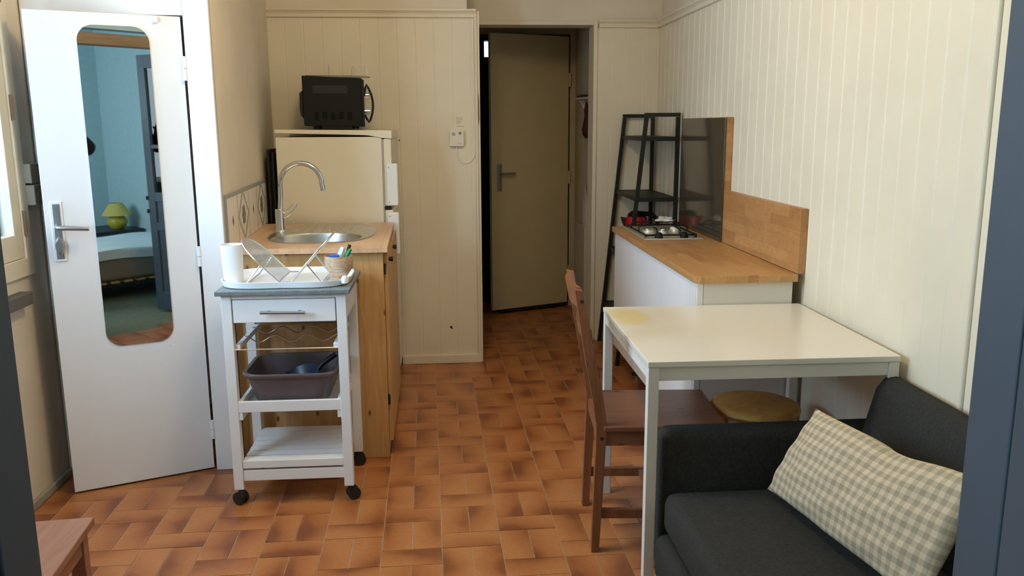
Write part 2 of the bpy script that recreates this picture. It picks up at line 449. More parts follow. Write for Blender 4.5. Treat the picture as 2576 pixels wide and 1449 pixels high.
rail((XR, .82), (XR, Y2), (-1, 0), 'trim_4', 'cream picture rail on the sofa side wall')
# back wall: boxed-out part with boarding, then the doorway and a narrow boarded piece
wb = MB()
wb.box((-1.0, Y1+.016, 0), (.205, 5.60, 2.055)); wb.box((-1.0, Y1+.016, 2.055), (.138, 5.60, ZC))
wb.box((.139, Y2+.012, 2.056), (.945, 5.60, ZC)); wb.box((.2055, Y2+.012, 2.03), (.945, 5.60, 2.0555)); wb.box((.945, Y2+.012, 0), (XR+.02, 5.60, ZC))
wbo = wb.build('wall_back', M_['plaster'], None); structure(wbo, 'back wall with the hallway opening')
b = beadboard((-.972, Y1), (.190, Y1), 0, ZM, (0, -1), .1035, .092, .008, .0016).build('trim_5', M_['panel'], None, smooth=12); structure(b, 'cream boarding behind the fridge')
for x, z, r_ in ((.015, .222, .007), (.022, .214, .004), (-.262, 1.335, .004)): MB().cyl((x, Y1-.0012, z), (x, Y1+.001, z), r_, 10).build('nail_hole', M_['black'], b)
b = MB().box((-.975, Y1-.002, ZM+.04), (.138, Y1+.02, ZC)).build('trim_6', M_['plaster']); structure(b, 'plaster band above the fridge side boarding')
rail((-.972, Y1), (.188, Y1), (0, -1), 'trim_7', 'cream picture rail above the fridge')
mb = MB(); mb.cyl((.186, Y1-.004, 0), (.186, Y1-.004, ZM+.03), .009); mb.box((.186, Y1-.002, 0), (.207, Y1+.03, 2.05), .003)
cst = mb.build('trim_8', M_['panel']); structure(cst, 'cream corner strip beside the hallway opening')
MB().ext([(.196, Y1-.0035, 1.62), (.2005, Y1-.0035, 1.55), (.2015, Y1-.0035, 1.45), (.197, Y1-.0035, 1.41), (.194, Y1-.0035, 1.50)], (0, .002, 0)).build('chipped_patch', M_['stainwood'], cst)
b = MB().box((-.28, Y1-.016, 0), (.198, Y1+.01, .052), .003).build('baseboard_back', M_['panel']); structure(b, 'low cream baseboard under the thermostat')
b = beadboard((.953, Y2), (XR, Y2), 0, ZM, (0, -1), .0995, .10, .008, .0010).build('trim_9', M_['panel'], None, smooth=12); structure(b, 'cream boarding between the hallway and the corner')
b = MB().box((.943, Y2-.010, 0), (.968, Y2+.16, 2.04), .003).build('trim_10', M_['panel']); structure(b, 'cream edge strip of the hallway opening')
rail((.975, Y2), (XR, Y2), (0, -1), 'trim_11', 'cream picture rail in the far corner')

# plaster wall beside the sink, thin wall with the white door, closet behind it
tdir = (SK1-SK0).normalized(); ndir = Vector((tdir.y, -tdir.x))
SKA = SK0+tdir*.022
mb = MB(); mb.prism([SKA[:], SK1[:], (SK1.x-.1, SK1.y+.02), (SKA.x-.06, SKA.y+.06)], 0, ZC)
structure(mb.build('wall_side', M_['plaster']), 'cream plaster wall between the white door and the fridge')
mb = MB()
mb.box((-.983, 3.425, 0), (-.890, 3.50, ZC)); mb.box((-1.60, 3.4255, 1.836), (-.984, 3.4995, ZC)); mb.box((-1.60, 3.425, 0), (-1.525, 3.50, ZC))
structure(mb.build('wall_closet', M_['white'], None), 'white painted wall around the mirror door')
mb = MB()
mb.box((-.983, 3.412, 0), (-.886, 3.43, ZC), .003); mb.box((-1.575, 3.4125, 1.833), (-.9835, 3.43, 1.95), .003); mb.box((-1.575, 3.412, 0), (-1.525, 3.43, 1.8325), .003)
structure(mb.build('trim_12', M_['white']), 'white door casing around the mirror door')
mb = MB(); mb.box((-1.62, 4.30, 0), (-1.0, 4.36, ZC)); structure(mb.build('wall_closet_back', M_['plaster']), 'back of the closet behind the mirror door')

# left wall with the casement window
mb = MB()
mb.box((-1.74, .60, 0), (XL, 1.80, ZC)); mb.box((-1.74, 1.80, 0), (XL, 3.30, .87)); mb.box((-1.74, 1.80, 2.12), (XL, 3.30, ZC)); mb.box((-1.74, 3.30, 0), (XL, 4.40, ZC))
structure(mb.build('wall_left', M_['plaster'], None), 'cream plaster wall with the window')
mb = MB().box((XL-.002, 2.9, 0), (XL+.016, 3.42, .035), .006); structure(mb.build('baseboard_left', M_['cement']), 'bare cement strip where the tiles meet the window wall')
win = thing('window_1', 'cream wooden casement window with daylight behind', None, (XL, 2.55, .87)); win['kind'] = 'structure'
mb = MB()
for a, b_ in (((-1.65, 3.247, .872), (XL+.012, 3.298, 2.118)), ((-1.65, 1.802, .872), (XL+.012, 1.853, 2.118)), ((-1.65, 1.8535, .872), (XL+.012, 3.2465, .938)), ((-1.65, 1.8535, 2.062), (XL+.012, 3.2465, 2.118))): mb.box(a, b_, .002)
mb.build('window_frame', M_['frame_cream'], win)
for (ya, yb) in ((2.555, 3.245), (1.855, 2.545)):
    mb = MB(); x0, x1 = -1.63, XL+.004
    mb.box((x0, ya, .94), (x1, ya+.055, 2.06), .002); mb.box((x0, yb-.055, .94), (x1, yb, 2.06), .002); mb.box((x0, ya+.0555, .94), (x1, yb-.0555, 1.03), .002); mb.box((x0, ya+.0555, 1.99), (x1, yb-.0555, 2.06), .002)
    s_ = mb.build('sash', M_['frame_cream'], win)
    MB().box((-1.607, ya+.05, 1.02), (-1.603, yb-.05, 2.0)).build('pane', M_['pane'], s_)
for z in (1.07, 1.49, 1.9): MB().cyl((XL+.016, 3.250, z-.045), (XL+.016, 3.250, z+.045), .006, 10).build('hinge', M_['stainwood'], win)
b = MB().box((XL-.01, 1.7, .775), (XL+.045, 3.19, .822), .004).build('window_2_ledge', M_['sill']); b.name = 'trim_13'; structure(b, 'dark stone ledge under the window')

# hallway
mb = MB()
mb.box((.10, 5.60, 0), (.205, 6.60, ZC)); mb.box((1.0, 5.60, 0), (1.12, 6.60, ZC))
mb.box((.10, 6.53, 2.085), (1.10, 6.62, ZC)); mb.box((.10, 6.53, 0), (.262, 6.62, 2.1)); mb.box((.958, 6.515, 0), (1.10, 6.62, 2.1))
structure(mb.build('wall_hall', M_['hallwall'], None), 'dim hallway walls around the inner door')
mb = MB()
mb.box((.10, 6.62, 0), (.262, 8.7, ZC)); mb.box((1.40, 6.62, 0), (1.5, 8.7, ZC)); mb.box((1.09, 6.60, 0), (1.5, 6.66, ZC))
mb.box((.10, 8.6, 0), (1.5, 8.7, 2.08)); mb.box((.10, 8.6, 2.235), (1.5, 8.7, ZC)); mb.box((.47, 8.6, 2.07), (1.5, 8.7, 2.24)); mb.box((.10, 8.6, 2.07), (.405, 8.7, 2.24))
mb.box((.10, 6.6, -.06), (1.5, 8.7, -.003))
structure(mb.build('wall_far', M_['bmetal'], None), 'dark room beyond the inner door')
hd = thing('door_2', 'beige inner door standing slightly open in the hallway', None, (.945, 6.49, 0)); hd['kind'] = 'structure'
A = math.atan2(6.49-6.225, .945-.337); T = Matrix.Translation((.945, 6.49, 0)) @ Matrix.Rotation(A, 4, 'Z')
mb = MB(); mb.T = T; mb.box((-.663, 0, .035), (0, .036, 2.067), .003); mb.build('door_leaf', M_['halldoor'], hd)
mb = MB(); mb.T = T; mb.box((-.60, -.004, .012), (-.04, .040, .035), .002); mb.build('gap_shade_strip', M_['bmetal'], hd)  # dark strip added as the shade in the gap under the door
mb = MB(); mb.T = T; mb.box((-.618, -.006, .935), (-.578, .001, 1.135), .003); hp = mb.build('handle_plate', M_['satin'], hd)
mb = MB(); mb.T = T; mb.tube([(-.598, -.004, 1.065), (-.598, -.045, 1.065), (-.590, -.052, 1.065), (-.49, -.052, 1.066)], .0085, 10); mb.build('lever', M_['satin'], hp)
for z in (1.75, 1.02, .28):
    mb = MB(); mb.T = T; mb.cyl((.006, -.006, z-.05), (.006, -.006, z+.05), .009, 12); mb.build('hinge', M_['halldoor'], hd)

# wall towards the bedroom with the blue double door
mb = MB()
mb.box((-1.74, .70, 0), (-.478, .815, ZC)); mb.box((.616, .70, 0), (XR+.1, .815, ZC)); mb.box((-.5, .70, 2.05), (.63, .815, ZC))
structure(mb.build('wall_front', M_['teal'], None), 'wall with the blue double door towards the bedroom')
df = thing('door_3', 'slate blue glazed double door and frame', None, (.07, .76, 0)); df['kind'] = 'structure'
for (xa, xb) in ((.556, .622), (-.484, -.418)):
    mb = MB(); mb.box((xa, .754, 0), (xb, .822, 1.955), .002); mb.build('jamb', M_['blue'], df)
MB().box((-.50, .73, 1.945), (.64, .835, 2.02), .004).build('lintel', M_['beam'], df)
def leaf(hx, hy, ang):
    mir = 1 if hx > 0 else -1
    T = Matrix.Translation((hx, hy, 0)) @ Matrix.Rotation(ang, 4, 'Z')
    lf = None
    mb = MB(); mb.T = T                                    # leaf runs along local -y, thickness in +x (mirrored for the other leaf)
    t0, t1 = (0, .034*mir)
    Wl = .485
    mb.box((t0, -.075, .02), (t1, 0, 1.94), .003); mb.box((t0, -Wl, .02), (t1, -Wl+.075, 1.94), .003)
    for z0, z1 in ((.02, .16), (.64, .70), (.86, .93), (1.845, 1.94)): mb.box((t0+.001*mir, -Wl+.07, z0), (t1-.001*mir, -.07, z1), .003)
    lf = mb.build('door_leaf', M_['blue'], df)
    mb = MB(); mb.T = T; mb.box((.011*mir, -Wl+.06, .15), (.023*mir, -.06, .65)); mb.box((.011*mir, -Wl+.06, .69), (.023*mir, -.06, .87)); mb.build('panel', M_['blue'], lf)
    mb = MB(); mb.T = T
    for z in (1.272,): mb.box((.004*mir, -Wl+.07, z-.014), (.030*mir, -.07, z+.014), .002)
    mb.build('muntin', M_['blue'], lf)
    mb = MB(); mb.T = T; mb.box((.015*mir, -Wl+.07, .92), (.019*mir, -.07, 1.85)); mb.build('pane', M_['pane'], lf)
    for z in (.87, .77):
        mb = MB(); mb.T = T; mb.cyl((-.006*mir, -Wl-.004, z), (-.006*mir, -Wl-.004, z+.03), .008, 10); mb.build('bolt', M_['bmetal'], lf)
leaf(.556, .752, rad(-12)); leaf(-.420, .752, rad(4))

# bedroom seen in the mirror
mb = MB()
mb.box((1.45, -3.0, 0), (1.6, .70, ZC)); mb.box((-1.75, -2.60, 0), (1.6, -2.46, ZC))
mb.box((-1.75, -2.6, 0), (-1.62, -1.65, ZC)); mb.box((-1.75, -.35, 0), (-1.62, .72, ZC)); mb.box((-1.75, -1.65, 0), (-1.62, -.35, .85)); mb.box((-1.75, -1.65, 2.15), (-1.62, -.35, ZC))
structure(mb.build('wall_bedroom', M_['teal'], None), 'pale bedroom walls coloured teal for cool daylight, seen in the mirror')

# ================================================================ white door, mirror
DA = rad(23.2); DT = Matrix.Translation((-.993, 3.425, 0)) @ Matrix.Rotation(DA, 4, 'Z')     # local x = minus distance from hinge, -y = towards the room
door = thing('door_1', 'white flush door standing ajar with a long mirror on it', None, (-.993, 3.425, 0)); door['kind'] = 'structure'
def dmb():
    mb = MB(); mb.T = DT.copy(); return mb
dmb().box((-.527, 0, .008), (-.002, .035, 1.829), .002).build('door_leaf', M_['white'], door)
p = dmb().box((-.508, -.006, .925), (-.466, 0, 1.150), .003).build('backplate', M_['white'], door)
dmb().box((-.500, -.010, .935), (-.474, -.005, 1.14), .002).build('handle_plate', M_['satin'], door)
dmb().tube([(-.487, -.008, 1.056), (-.487, -.045, 1.056), (-.478, -.055, 1.056), (-.385, -.056, 1.047)], [.011, .010, .0095, .008], 12).build('lever', M_['satin'], door)
mb = dmb(); mb.loft([[(-.487+q[0], -.010-k, .985+q[1]) for q in oval(0, 0, .015*s_, .034*s_, 16)] for k, s_ in ((0, .6), (.006, .95), (.016, 1), (.022, .8))]); mb.build('thumb_turn', M_['satin'], door)
for z0, z1 in ((1.592, 1.682), (.868, .948), (.140, .217)):
    mb = dmb(); mb.cyl((.001, -.010, z0), (.001, -.010, (z0+z1)/2-.001), .0095, 12); mb.cyl((.001, -.010, (z0+z1)/2+.001), (.001, -.010, z1), .0095, 12); mb.build('hinge', M_['white'], door)
dmb().box((-.099, -.012, 1.802), (-.083, 0, 1.822), .002).build('hook', M_['white'], door)
mb = dmb(); mb.ext([(-.141, -.0012, .560), (-.131, -.0012, .563), (-.122, -.0012, .556), (-.118, -.0012, .548), (-.126, -.0012, .551), (-.134, -.0012, .556)], (0, .0012, 0)); mb.build('tape_scrap', M_['plastic'], door)
mb = dmb()
hw, hh, rc = .122, .6035, .058; out = []
for cx_, cz_, a0 in ((hw-rc, hh-rc, 0), (-hw+rc, hh-rc, PI/2), (-hw+rc, -hh+rc, PI), (hw-rc, -hh+rc, 1.5*PI)):
    out += [(-.240+cx_+rc*math.cos(a0+k*PI/20), -.0045, 1.1815+cz_+rc*math.sin(a0+k*PI/20)) for k in range(11)]
mb.ext(out, (0, .0045, 0))
mi = mb.build('wall_mirror', M_['mirror'], None, smooth=0); sm(mi, 'tall frameless mirror with rounded corners fixed on the white door', 'mirror')

# fuse and socket boxes on the window wall
sb = thing('socket_box', 'cream double socket box on the window wall behind the white door', 'socket', (XL, 3.335, 1.2))
MB().box((XL, 3.295, 1.212), (XL+.036, 3.365, 1.285), .004).build('upper_box', M_['socket'], sb); MB().box((XL, 3.295, 1.13), (XL+.042, 3.372, 1.206), .004).build('lower_box', M_['socket'], sb)

# ================================================================ kitchen trolley
tx0, tx1, ty0, ty1 = -.823, -.374, 3.06, 3.44
tr = thing('kitchen_trolley', 'narrow white wooden kitchen trolley on black castors with a grey top', 'trolley', (-.6, 3.25, 0))
W = M_['white']
for lx in (tx0, tx1-.036):
    for ly in (ty0, ty1-.036): MB().box((lx, ly, .062), (lx+.036, ly+.036, .816), .002).build('leg', W, tr)
MB().box((-.840, 3.042, .816), (-.358, 3.462, .833), .0025).build('top', M_['slate'], tr)
mb = MB()
for lx in (tx0+.008, tx1-.022): mb.box((lx, ty0+.036, .706), (lx+.014, ty1-.036, .815))
mb.box((tx0+.03, ty1-.022, .706), (tx1-.03, ty1-.008, .815)); mb.box((tx0+.036, ty0+.004, .800), (tx1-.036, ty0+.02, .816)); mb.build('apron', W, tr)
dr = MB().box((tx0+.040, ty0+.001, .712), (tx1-.040, ty0+.016, .797), .002).build('drawer', W, tr)
mb = MB(); mb.cyl((-.680, ty0-.026, .755), (-.520, ty0-.026, .752), .006, 12)
for x in (-.655, -.545): mb.cyl((x, ty0-.026, .754), (x, ty0+.004, .754), .0045, 10)
mb.build('handle', M_['satin'], dr)
# bottle rack
for lx in (tx0+.036, tx1-.055):
    MB().box((lx, ty0+.014, .606), (lx+.019, ty1-.01, .626), .003).build('rack_rail', W, tr)
rk = MB()
for y, z in ((ty0+.012, .608), (ty1-.04, .628)): rk.tube([(tx0+.034, y, z), (tx1-.034, y, z)], .0024, 6)
for y, amp, ph in ((ty0+.11, .013, 0), (ty0+.25, .013, 0)):
    rk.tube([(tx0+.045+(tx1-tx0-.09)*k/60, y, .624+amp*math.cos(2*PI*(3*k/60)+ph)) for k in range(61)], .0026, 6)
rk.build('bottle_rack_wire', M_['wire'], tr)
# middle tray shelf
mb = MB(); mb.box((tx0+.034, ty0+.002, .368), (tx1-.034, ty0+.016, .410), .002); mb.box((tx0+.036, ty0+.016, .368), (tx0+.050, ty1-.02, .410), .002); mb.box((tx1-.050, ty0+.016, .368), (tx1-.036, ty1-.02, .410), .002); mb.box((tx0+.036, ty1-.034, .368), (tx1-.036, ty1-.02, .410), .002)
for k in range(6): mb.box((tx0+.05, ty0+.022+k*.056, .372), (tx1-.05, ty0+.066+k*.056, .380))
mb.build('tray_shelf', W, tr)
mb = MB()
mb.bm.free()
for lx in (tx0+.034, tx1-.05): MB().box((lx, ty0+.004, .338), (lx+.016, ty1-.006, .368), .002).build('shelf_runner', W, tr)
# bottom slatted shelf
mb = MB(); mb.box((tx0+.034, ty0+.006, .095), (tx1-.034, ty0+.020, .137), .002); mb.box((tx0+.034, ty1-.02, .095), (tx1-.034, ty1-.006, .131), .002)
for lx in (tx0+.0365, tx1-.0505): mb.box((lx, ty0+.021, .10), (lx+.014, ty1-.021, .1685))
mb.box((tx0+.037, ty0+.004, .146), (tx1-.037, ty0+.0115, .175), .001)
mb.build('shelf_frame', W, tr)
mb = MB()
for k in range(7): mb.box((tx0+.037, ty0+.013+k*.0525, .169), (tx1-.037, ty0+.0545+k*.0525, .175), .0006)
mb.build('slatted_shelf', W, tr)
def caster(x, y, a):
    T = Matrix.Translation((x, y, 0)) @ Matrix.Rotation(a, 4, 'Z')
    mb = MB(); mb.T = T
    for s_ in (-1, 1): mb.tube([(0, s_*.007, .025), (0, s_*.0185, .025)], .0245, 20)
    mb.tube([(0, 0, .052), (-.012, 0, .047), (-.016, 0, .03), (-.01, 0, .012)], [.012, .013, .008, .004], 8)
    mb.cyl((-.012, 0, .035), (-.012, 0, .063), .006, 8); mb.build('caster', M_['rubber'], tr)
caster(tx0+.018, ty0+.018, 2.6); caster(tx1-.006, ty0+.028, .4); caster(tx1-.014, ty1-.018, .2); caster(tx0+.02, ty1-.02, 1.0)

# basin and pan on the trolley
def rr(cx, cy, hx, hy, rc, z, n=6):
    out = []
    for sx, sy, a0 in ((1, 1, 0), (-1, 1, PI/2), (-1, -1, PI), (1, -1, 1.5*PI)):
        out += [(cx+sx*(hx-rc)+rc*math.cos(a0+k*PI/2/n), cy+sy*(hy-rc)+rc*math.sin(a0+k*PI/2/n), z) for k in range(n+1)]
    return out
bx, by = -.600, 3.232
mb = MB(); mb.loft([rr(bx, by, .128, .125, .05, .3835), rr(bx, by, .140, .136, .055, .40), rr(bx, by, .166, .148, .06, .488), rr(bx, by, .178, .158, .065, .494), rr(bx, by, .181, .161, .066, .503), rr(bx, by, .178, .158, .065, .509), rr(bx, by, .166, .148, .06, .508), rr(bx, by, .160, .143, .058, .490), rr(bx, by, .136, .132, .052, .404), rr(bx, by, .124, .121, .048, .388)])
ba = mb.build('washing_up_bowl', M_['basin'], None); sm(ba, 'brown plastic washing up bowl on the trolley middle shelf', 'washing up bowl')
pn = thing('frying_pan', 'navy frying pan lying tilted inside the brown washing up bowl', 'pan', (-.56, 3.24, .392))
T = Matrix.Translation((-.585, 3.215, .430)) @ Matrix.Rotation(rad(-20), 4, 'Y') @ Matrix.Rotation(rad(12), 4, 'X')
mb = MB(); mb.T = T; mb.lathe([(0, 0), (.068, 0), (.092, .030), (.094, .030), (.071, -.003), (0, -.003)]); mb.build('pan_body', M_['pan'], pn)
mb = MB(); mb.T = T; mb.tube([(.088, .006, .024), (.11, .010, .038), (.15, .022, .046), (.172, .028, .050)], [.008, .009, .011, .010], 10); mb.build('handle', M_['blackgl'], pn)

# dish tray, rack, cup, footed bowl
ZT = .833
def tray_out(s_, z):
    pts = []
    for k in range(72):
        t = 2*PI*k/72; c_, q = math.cos(t), math.sin(t)
        x = .243*s_*math.copysign(abs(c_)**.62, c_); y = .178*s_*math.copysign(abs(q)**.60, q)
        if q < 0: y += .014*math.exp(-(x/.11)**2)
        pts.append((-.606+x, 3.238+y, z))
    return pts
mb = MB(); mb.loft([tray_out(.93, ZT+.0005), tray_out(.97, ZT+.003), tray_out(1.0, ZT+.024), tray_out(.995, ZT+.026), tray_out(.985, ZT+.024), tray_out(.945, ZT+.006), tray_out(.90, ZT+.0045)])
sm(mb.build('dish_tray', M_['plastic'], None), 'white plastic drip tray covering the trolley top', 'tray')
rack = thing('dish_rack', 'folding chrome wire dish rack standing in the white tray', 'dish rack', (-.60, 3.24, ZT+.0045))
y0, y1 = 3.125, 3.355
def half(name, pb, pt, nw):
    b0 = Vector((pb[0], 0, pb[1])); t0 = Vector((pt[0], 0, pt[1]))
    mb = MB(); out = []
    L = t0-b0
    rc = .098; ln = L.length; n_ = L.normalized()
    def at(s_, y): q = b0+n_*s_; return (q.x, y, q.z)
    out = [at(0, y0), at(ln-rc, y0)]
    for k in range(1, 9): a_ = k*PI/2/8; out.append(at(ln-rc+rc*math.sin(a_), y0+rc-rc*math.cos(a_)))
    for k in range(0, 9): a_ = k*PI/2/8; out.append(at(ln-rc+rc*math.cos(a_), y1-rc+rc*math.sin(a_)))
    out += [at(0, y1)]
    mb.tube(out, .0030, 8, closed=True)
    for k in range(1, nw):
        y = y0+(y1-y0)*k/nw; e = min(y-y0, y1-y); dl = 0 if e >= rc else rc-math.sqrt(max(0, rc*rc-(rc-e)**2))
        mb.tube([at(0, y), at(ln-dl, y)], .0011, 5, cap=False)
    mb.tube([at(ln*.48, y0), at(ln*.48, y1)], .0022, 6)
    return mb.build(name, M_['wire'], rack)
half('rack_side', (-.625, ZT+.016), (-.768, .998), 17); half('rack_side', (-.582, ZT+.016), (-.430, 1.018), 17)
for (xa, za), (xb, zb) in (((-.692, .910), (-.745, ZT+.009)), ((-.520, .914), (-.468, ZT+.009))):
    ya, yb = y0+.004, y1-.004
    MB().tube([(xa, ya, za), (xb, ya, zb), (xb, yb, zb), (xa, yb, za)], .0028, 8).build('prop_leg', M_['chrome'], rack)
for y in (y0, y1): MB().tube([(-.625, y, ZT+.016), (-.582, y, ZT+.016)], .003, 8).build('base_wire', M_['chrome'], rack)
cup = MB().loft([oval_ for oval_ in [[(x, y, z) for x, y in oval(-.806, 3.200, a, a, 28, 2.6)] for a, z in ((.033, ZT+.0052), (.034, ZT+.008), (.040, .984), (.0385, .984), (.032, ZT+.012))]])
sm(cup.build('utensil_cup', M_['plastic'], None), 'tall white plastic cup standing beside the dish rack', 'cup')
bw = MB().lathe([(0, .8378), (.038, .8378), (.038, .842), (.026, .852), (.036, .864), (.052, .887), (.054, .910), (.052, .934), (.049, .934), (.050, .910), (.047, .888), (.034, .868), (0, .864)], (-.412, 3.205), 36)
sm(bw.build('footed_bowl', M_['bowl'], None), 'streaky wooden footed bowl on the right side of the dish tray', 'bowl')
mb = MB(); mb.box((-.445, 3.18, .905), (-.418, 3.20, .938), .003); mb.box((-.430, 3.172, .915), (-.408, 3.186, .942), .003); sm(mb.build('bottle_cap', M_['blueplastic'], None), 'blue plastic cap lying in the wooden bowl', 'cap')
mb = MB(); mb.tube([(-.415, 3.20, .900), (-.404, 3.20, .935), (-.392, 3.202, .966)], [.012, .014, .010], 6); sm(mb.build('plastic_wrapper', M_['clear'], None), 'pale translucent wrapper sticking up from the wooden bowl', 'wrapper')
mb = MB(); mb.tube([(-.395, 3.205, .905), (-.378, 3.205, .940), (-.366, 3.205, .958)], [.009, .010, .007], 6); sm(mb.build('clothes_peg', M_['greenplastic'], None), 'green plastic peg in the wooden bowl', 'peg')
mb = MB(); mb.tube([(-.392, 3.222, .91), (-.370, 3.222, .972)], [.006, .007], 6); sm(mb.build('stick', M_['bmetal'], None), 'dark grey stick leaning in the wooden bowl behind the green peg', 'stick')
mb = MB().lathe([(0, .846), (.013, .846), (.014, .862), (.008, .872), (0, .873)], (-.380, 3.105), 16); sm(mb.build('stopper', M_['plastic'], None), 'small white plastic stopper on the tray rim before the wooden bowl', 'stopper')

# ================================================================ sink unit
sc = thing('sink_cabinet', 'pine sink cabinet with side panel behind the white trolley', 'cabinet', (-.58, 3.9, 0))
def wx(y): return SK0.x+(SK1.x-SK0.x)*(y-SK0.y)/(SK1.y-SK0.y)
cyn, cyf, cxr = 3.488, 4.385, -.266
mb = MB(); mb.prism([(wx(cyn)+.004, cyn), (cxr, cyn), (cxr, cyn+.02), (wx(cyn)+.004, cyn+.02)], 0, .903, .0015); mb.build('side_panel', M_['pine'], sc)
mb = MB(); mb.prism([(wx(cyf)+.02, cyn+.02), (cxr-.004, cyn+.02), (cxr-.020, cyf), (wx(cyf)+.02, cyf)], .075, .886); mb.box((-.85, cyn+.03, 0), (cxr-.03, cyf-.02, .075)); 
mb = MB().prism([(cxr-.02, cyn+.02), (cxr, cyn+.02), (cxr-.012, cyf), (cxr-.032, cyf)], .02, .903).build('face_frame', M_['pine'], sc)
mb = MB().prism([(wx(cyf)+.004, cyf-.02), (cxr-.02, cyf-.02), (cxr-.02, cyf), (wx(cyf)+.004, cyf)], 0, .903).build('back_panel', M_['pine'], sc)
for (ya, yb, ky) in ((3.505, 3.93, 3.60), (3.945, 4.37, 3.97)):
    xa = cxr-.012*(ya-cyn)/(cyf-cyn); xb = cxr-.012*(yb-cyn)/(cyf-cyn)
    dr = MB().prism([(xa+.001, ya), (xa+.017, ya), (xb+.017, yb), (xb+.001, yb)], .07, .888, .002).build('door', M_['pineplain'], sc)
    MB().tube([(xa+.017, ky, .872-.016), (xa+.030, ky, .872-.016), (xa+.034, ky, .872-.016)], [.008, .011, .010], 10).build('knob', M_['bmetal'], dr)
    for z in (.26, .83): MB().box((xa-.002, ya-.012, z-.022), (xa+.010, ya-.002, z+.022), .001).build('hinge', M_['bmetal'], dr)
fl_, fr_, br_, bl_ = (wx(3.468)+.003, 3.468), (-.246, 3.466), (-.274, 4.392), (wx(4.392)+.003, 4.392)
SX, SY = -.580, 3.80
hole = oval(SX, SY, .203, .165, 48, 2.2)
wt = MB().holed([fl_, fr_, br_, bl_], hole, .9035, .925).build('sink_worktop', M_['sinktop'], None, recalc=True)
sm(wt, 'short butcher block worktop holding the steel sink', 'worktop')
sk = thing('sink', 'oval stainless steel inset sink with ridged drainer', 'sink', (SX, SY, .925))
ro = []
for k in range(48):
    t = 2*PI*k/48; c_, q = math.cos(t), math.sin(t)
    x = .243*math.copysign(abs(c_)**.75, c_); y = (.36 if q > 0 else .36)*math.copysign(abs(q)**.72, q)
    ro.append((-.572+x, 3.972+y))
def ring(z, s_, off=(0, 0)): return [(SX+(x-SX)*s_, SY+(y-SY)*s_, z) for x, y in hole]
mb = MB()
rim_o = [(x, y, .9252) for x, y in ro]; rim_1 = [(-.572+(x+.572)*.985, 3.972+(y-3.972)*.985, .929) for x, y in ro]; rim_2 = [(-.572+(x+.572)*.955, 3.972+(y-3.972)*.965, .9265) for x, y in ro]
mb.loft([rim_o, rim_1, rim_2, ring(.9265, .985), ring(.918, .965), ring(.86, .93), ring(.80, .88), ring(.785, .80), ring(.782, .12), ring(.780, .08)], cap0=False)
mb.build('basin', M_['steel'], sk)
mb = MB()
for k in range(7): mb.tube([(-.69+k*.045, 4.035+.0*k, .9275), (-.69+k*.045, 4.27, .9275)], .0035, 6)
mb.build('drainer_rib', M_['steel'], sk)
fa = thing('kitchen_tap', 'chrome swan neck kitchen tap with loop lever at the sink', 'tap', (-.787, 4.052, .926))
mb = MB().lathe([(0, .926), (.027, .926), (.027, .931), (.0215, .936), (.0215, 1.030), (.0175, 1.034), (0, 1.034)], (-.787, 4.052), 28); mb.build('tap_body', M_['chrome'], fa)
pts = [(-.784, 4.052, 1.03), (-.778, 4.052, 1.09), (-.777, 4.052, 1.15)]+arc((-.680, 4.052, 1.15), .097, PI, 0, 22)[1:]+[(-.581, 4.052, 1.135), (-.579, 4.052, 1.117)]
MB().tube(pts, .0118, 16).build('spout', M_['chrome'], fa)
mb = MB(); mb.tube([(-.770, 4.045, 1.012), (-.745, 4.045, 1.030), (-.722, 4.045, 1.052), (-.712, 4.045, 1.060), (-.705, 4.045, 1.056), (-.706, 4.045, 1.046), (-.725, 4.045, 1.022), (-.748, 4.045, 1.000), (-.770, 4.045, .992)], .0034, 8); mb.build('lever', M_['chrome'], fa)
# patterned tile upstand on the plaster wall
ts = MB(); L0, L1 = .030, 1.068
a_ = SK0+tdir*L0+ndir*.012; b_ = SK0+tdir*L1+ndir*.012
uvl = ts.bm.loops.layers.uv.verify()
V = [ts.v((q.x, q.y, z)) for q, z in ((a_, .926), (b_, .926), (b_, 1.148), (a_, 1.148))]; f = ts.face(V)
for l, q in zip(f.loops, ((L0, .926-1.034), (L1, .926-1.034), (L1, 1.148-1.034), (L0, 1.148-1.034))): l[uvl].uv = q
a2, b2 = SK0+tdir*L0+ndir*.0005, SK0+tdir*L1+ndir*.0005
V2 = [ts.v((q.x, q.y, z)) for q, z in ((a2, .926), (b2, .926), (b2, 1.148), (a2, 1.148))]
for i in range(4):
    f = ts.face([V[i], V2[i], V2[(i+1) % 4], V[(i+1) % 4]])
    for l in f.loops: l[uvl].uv = (.27, .105)
ob = ts.build('tile_upstand', M_['splash'], None, smooth=0, recalc=False); sm(ob, 'row of star and diamond patterned wall tiles above the sink worktop', 'wall tiles')

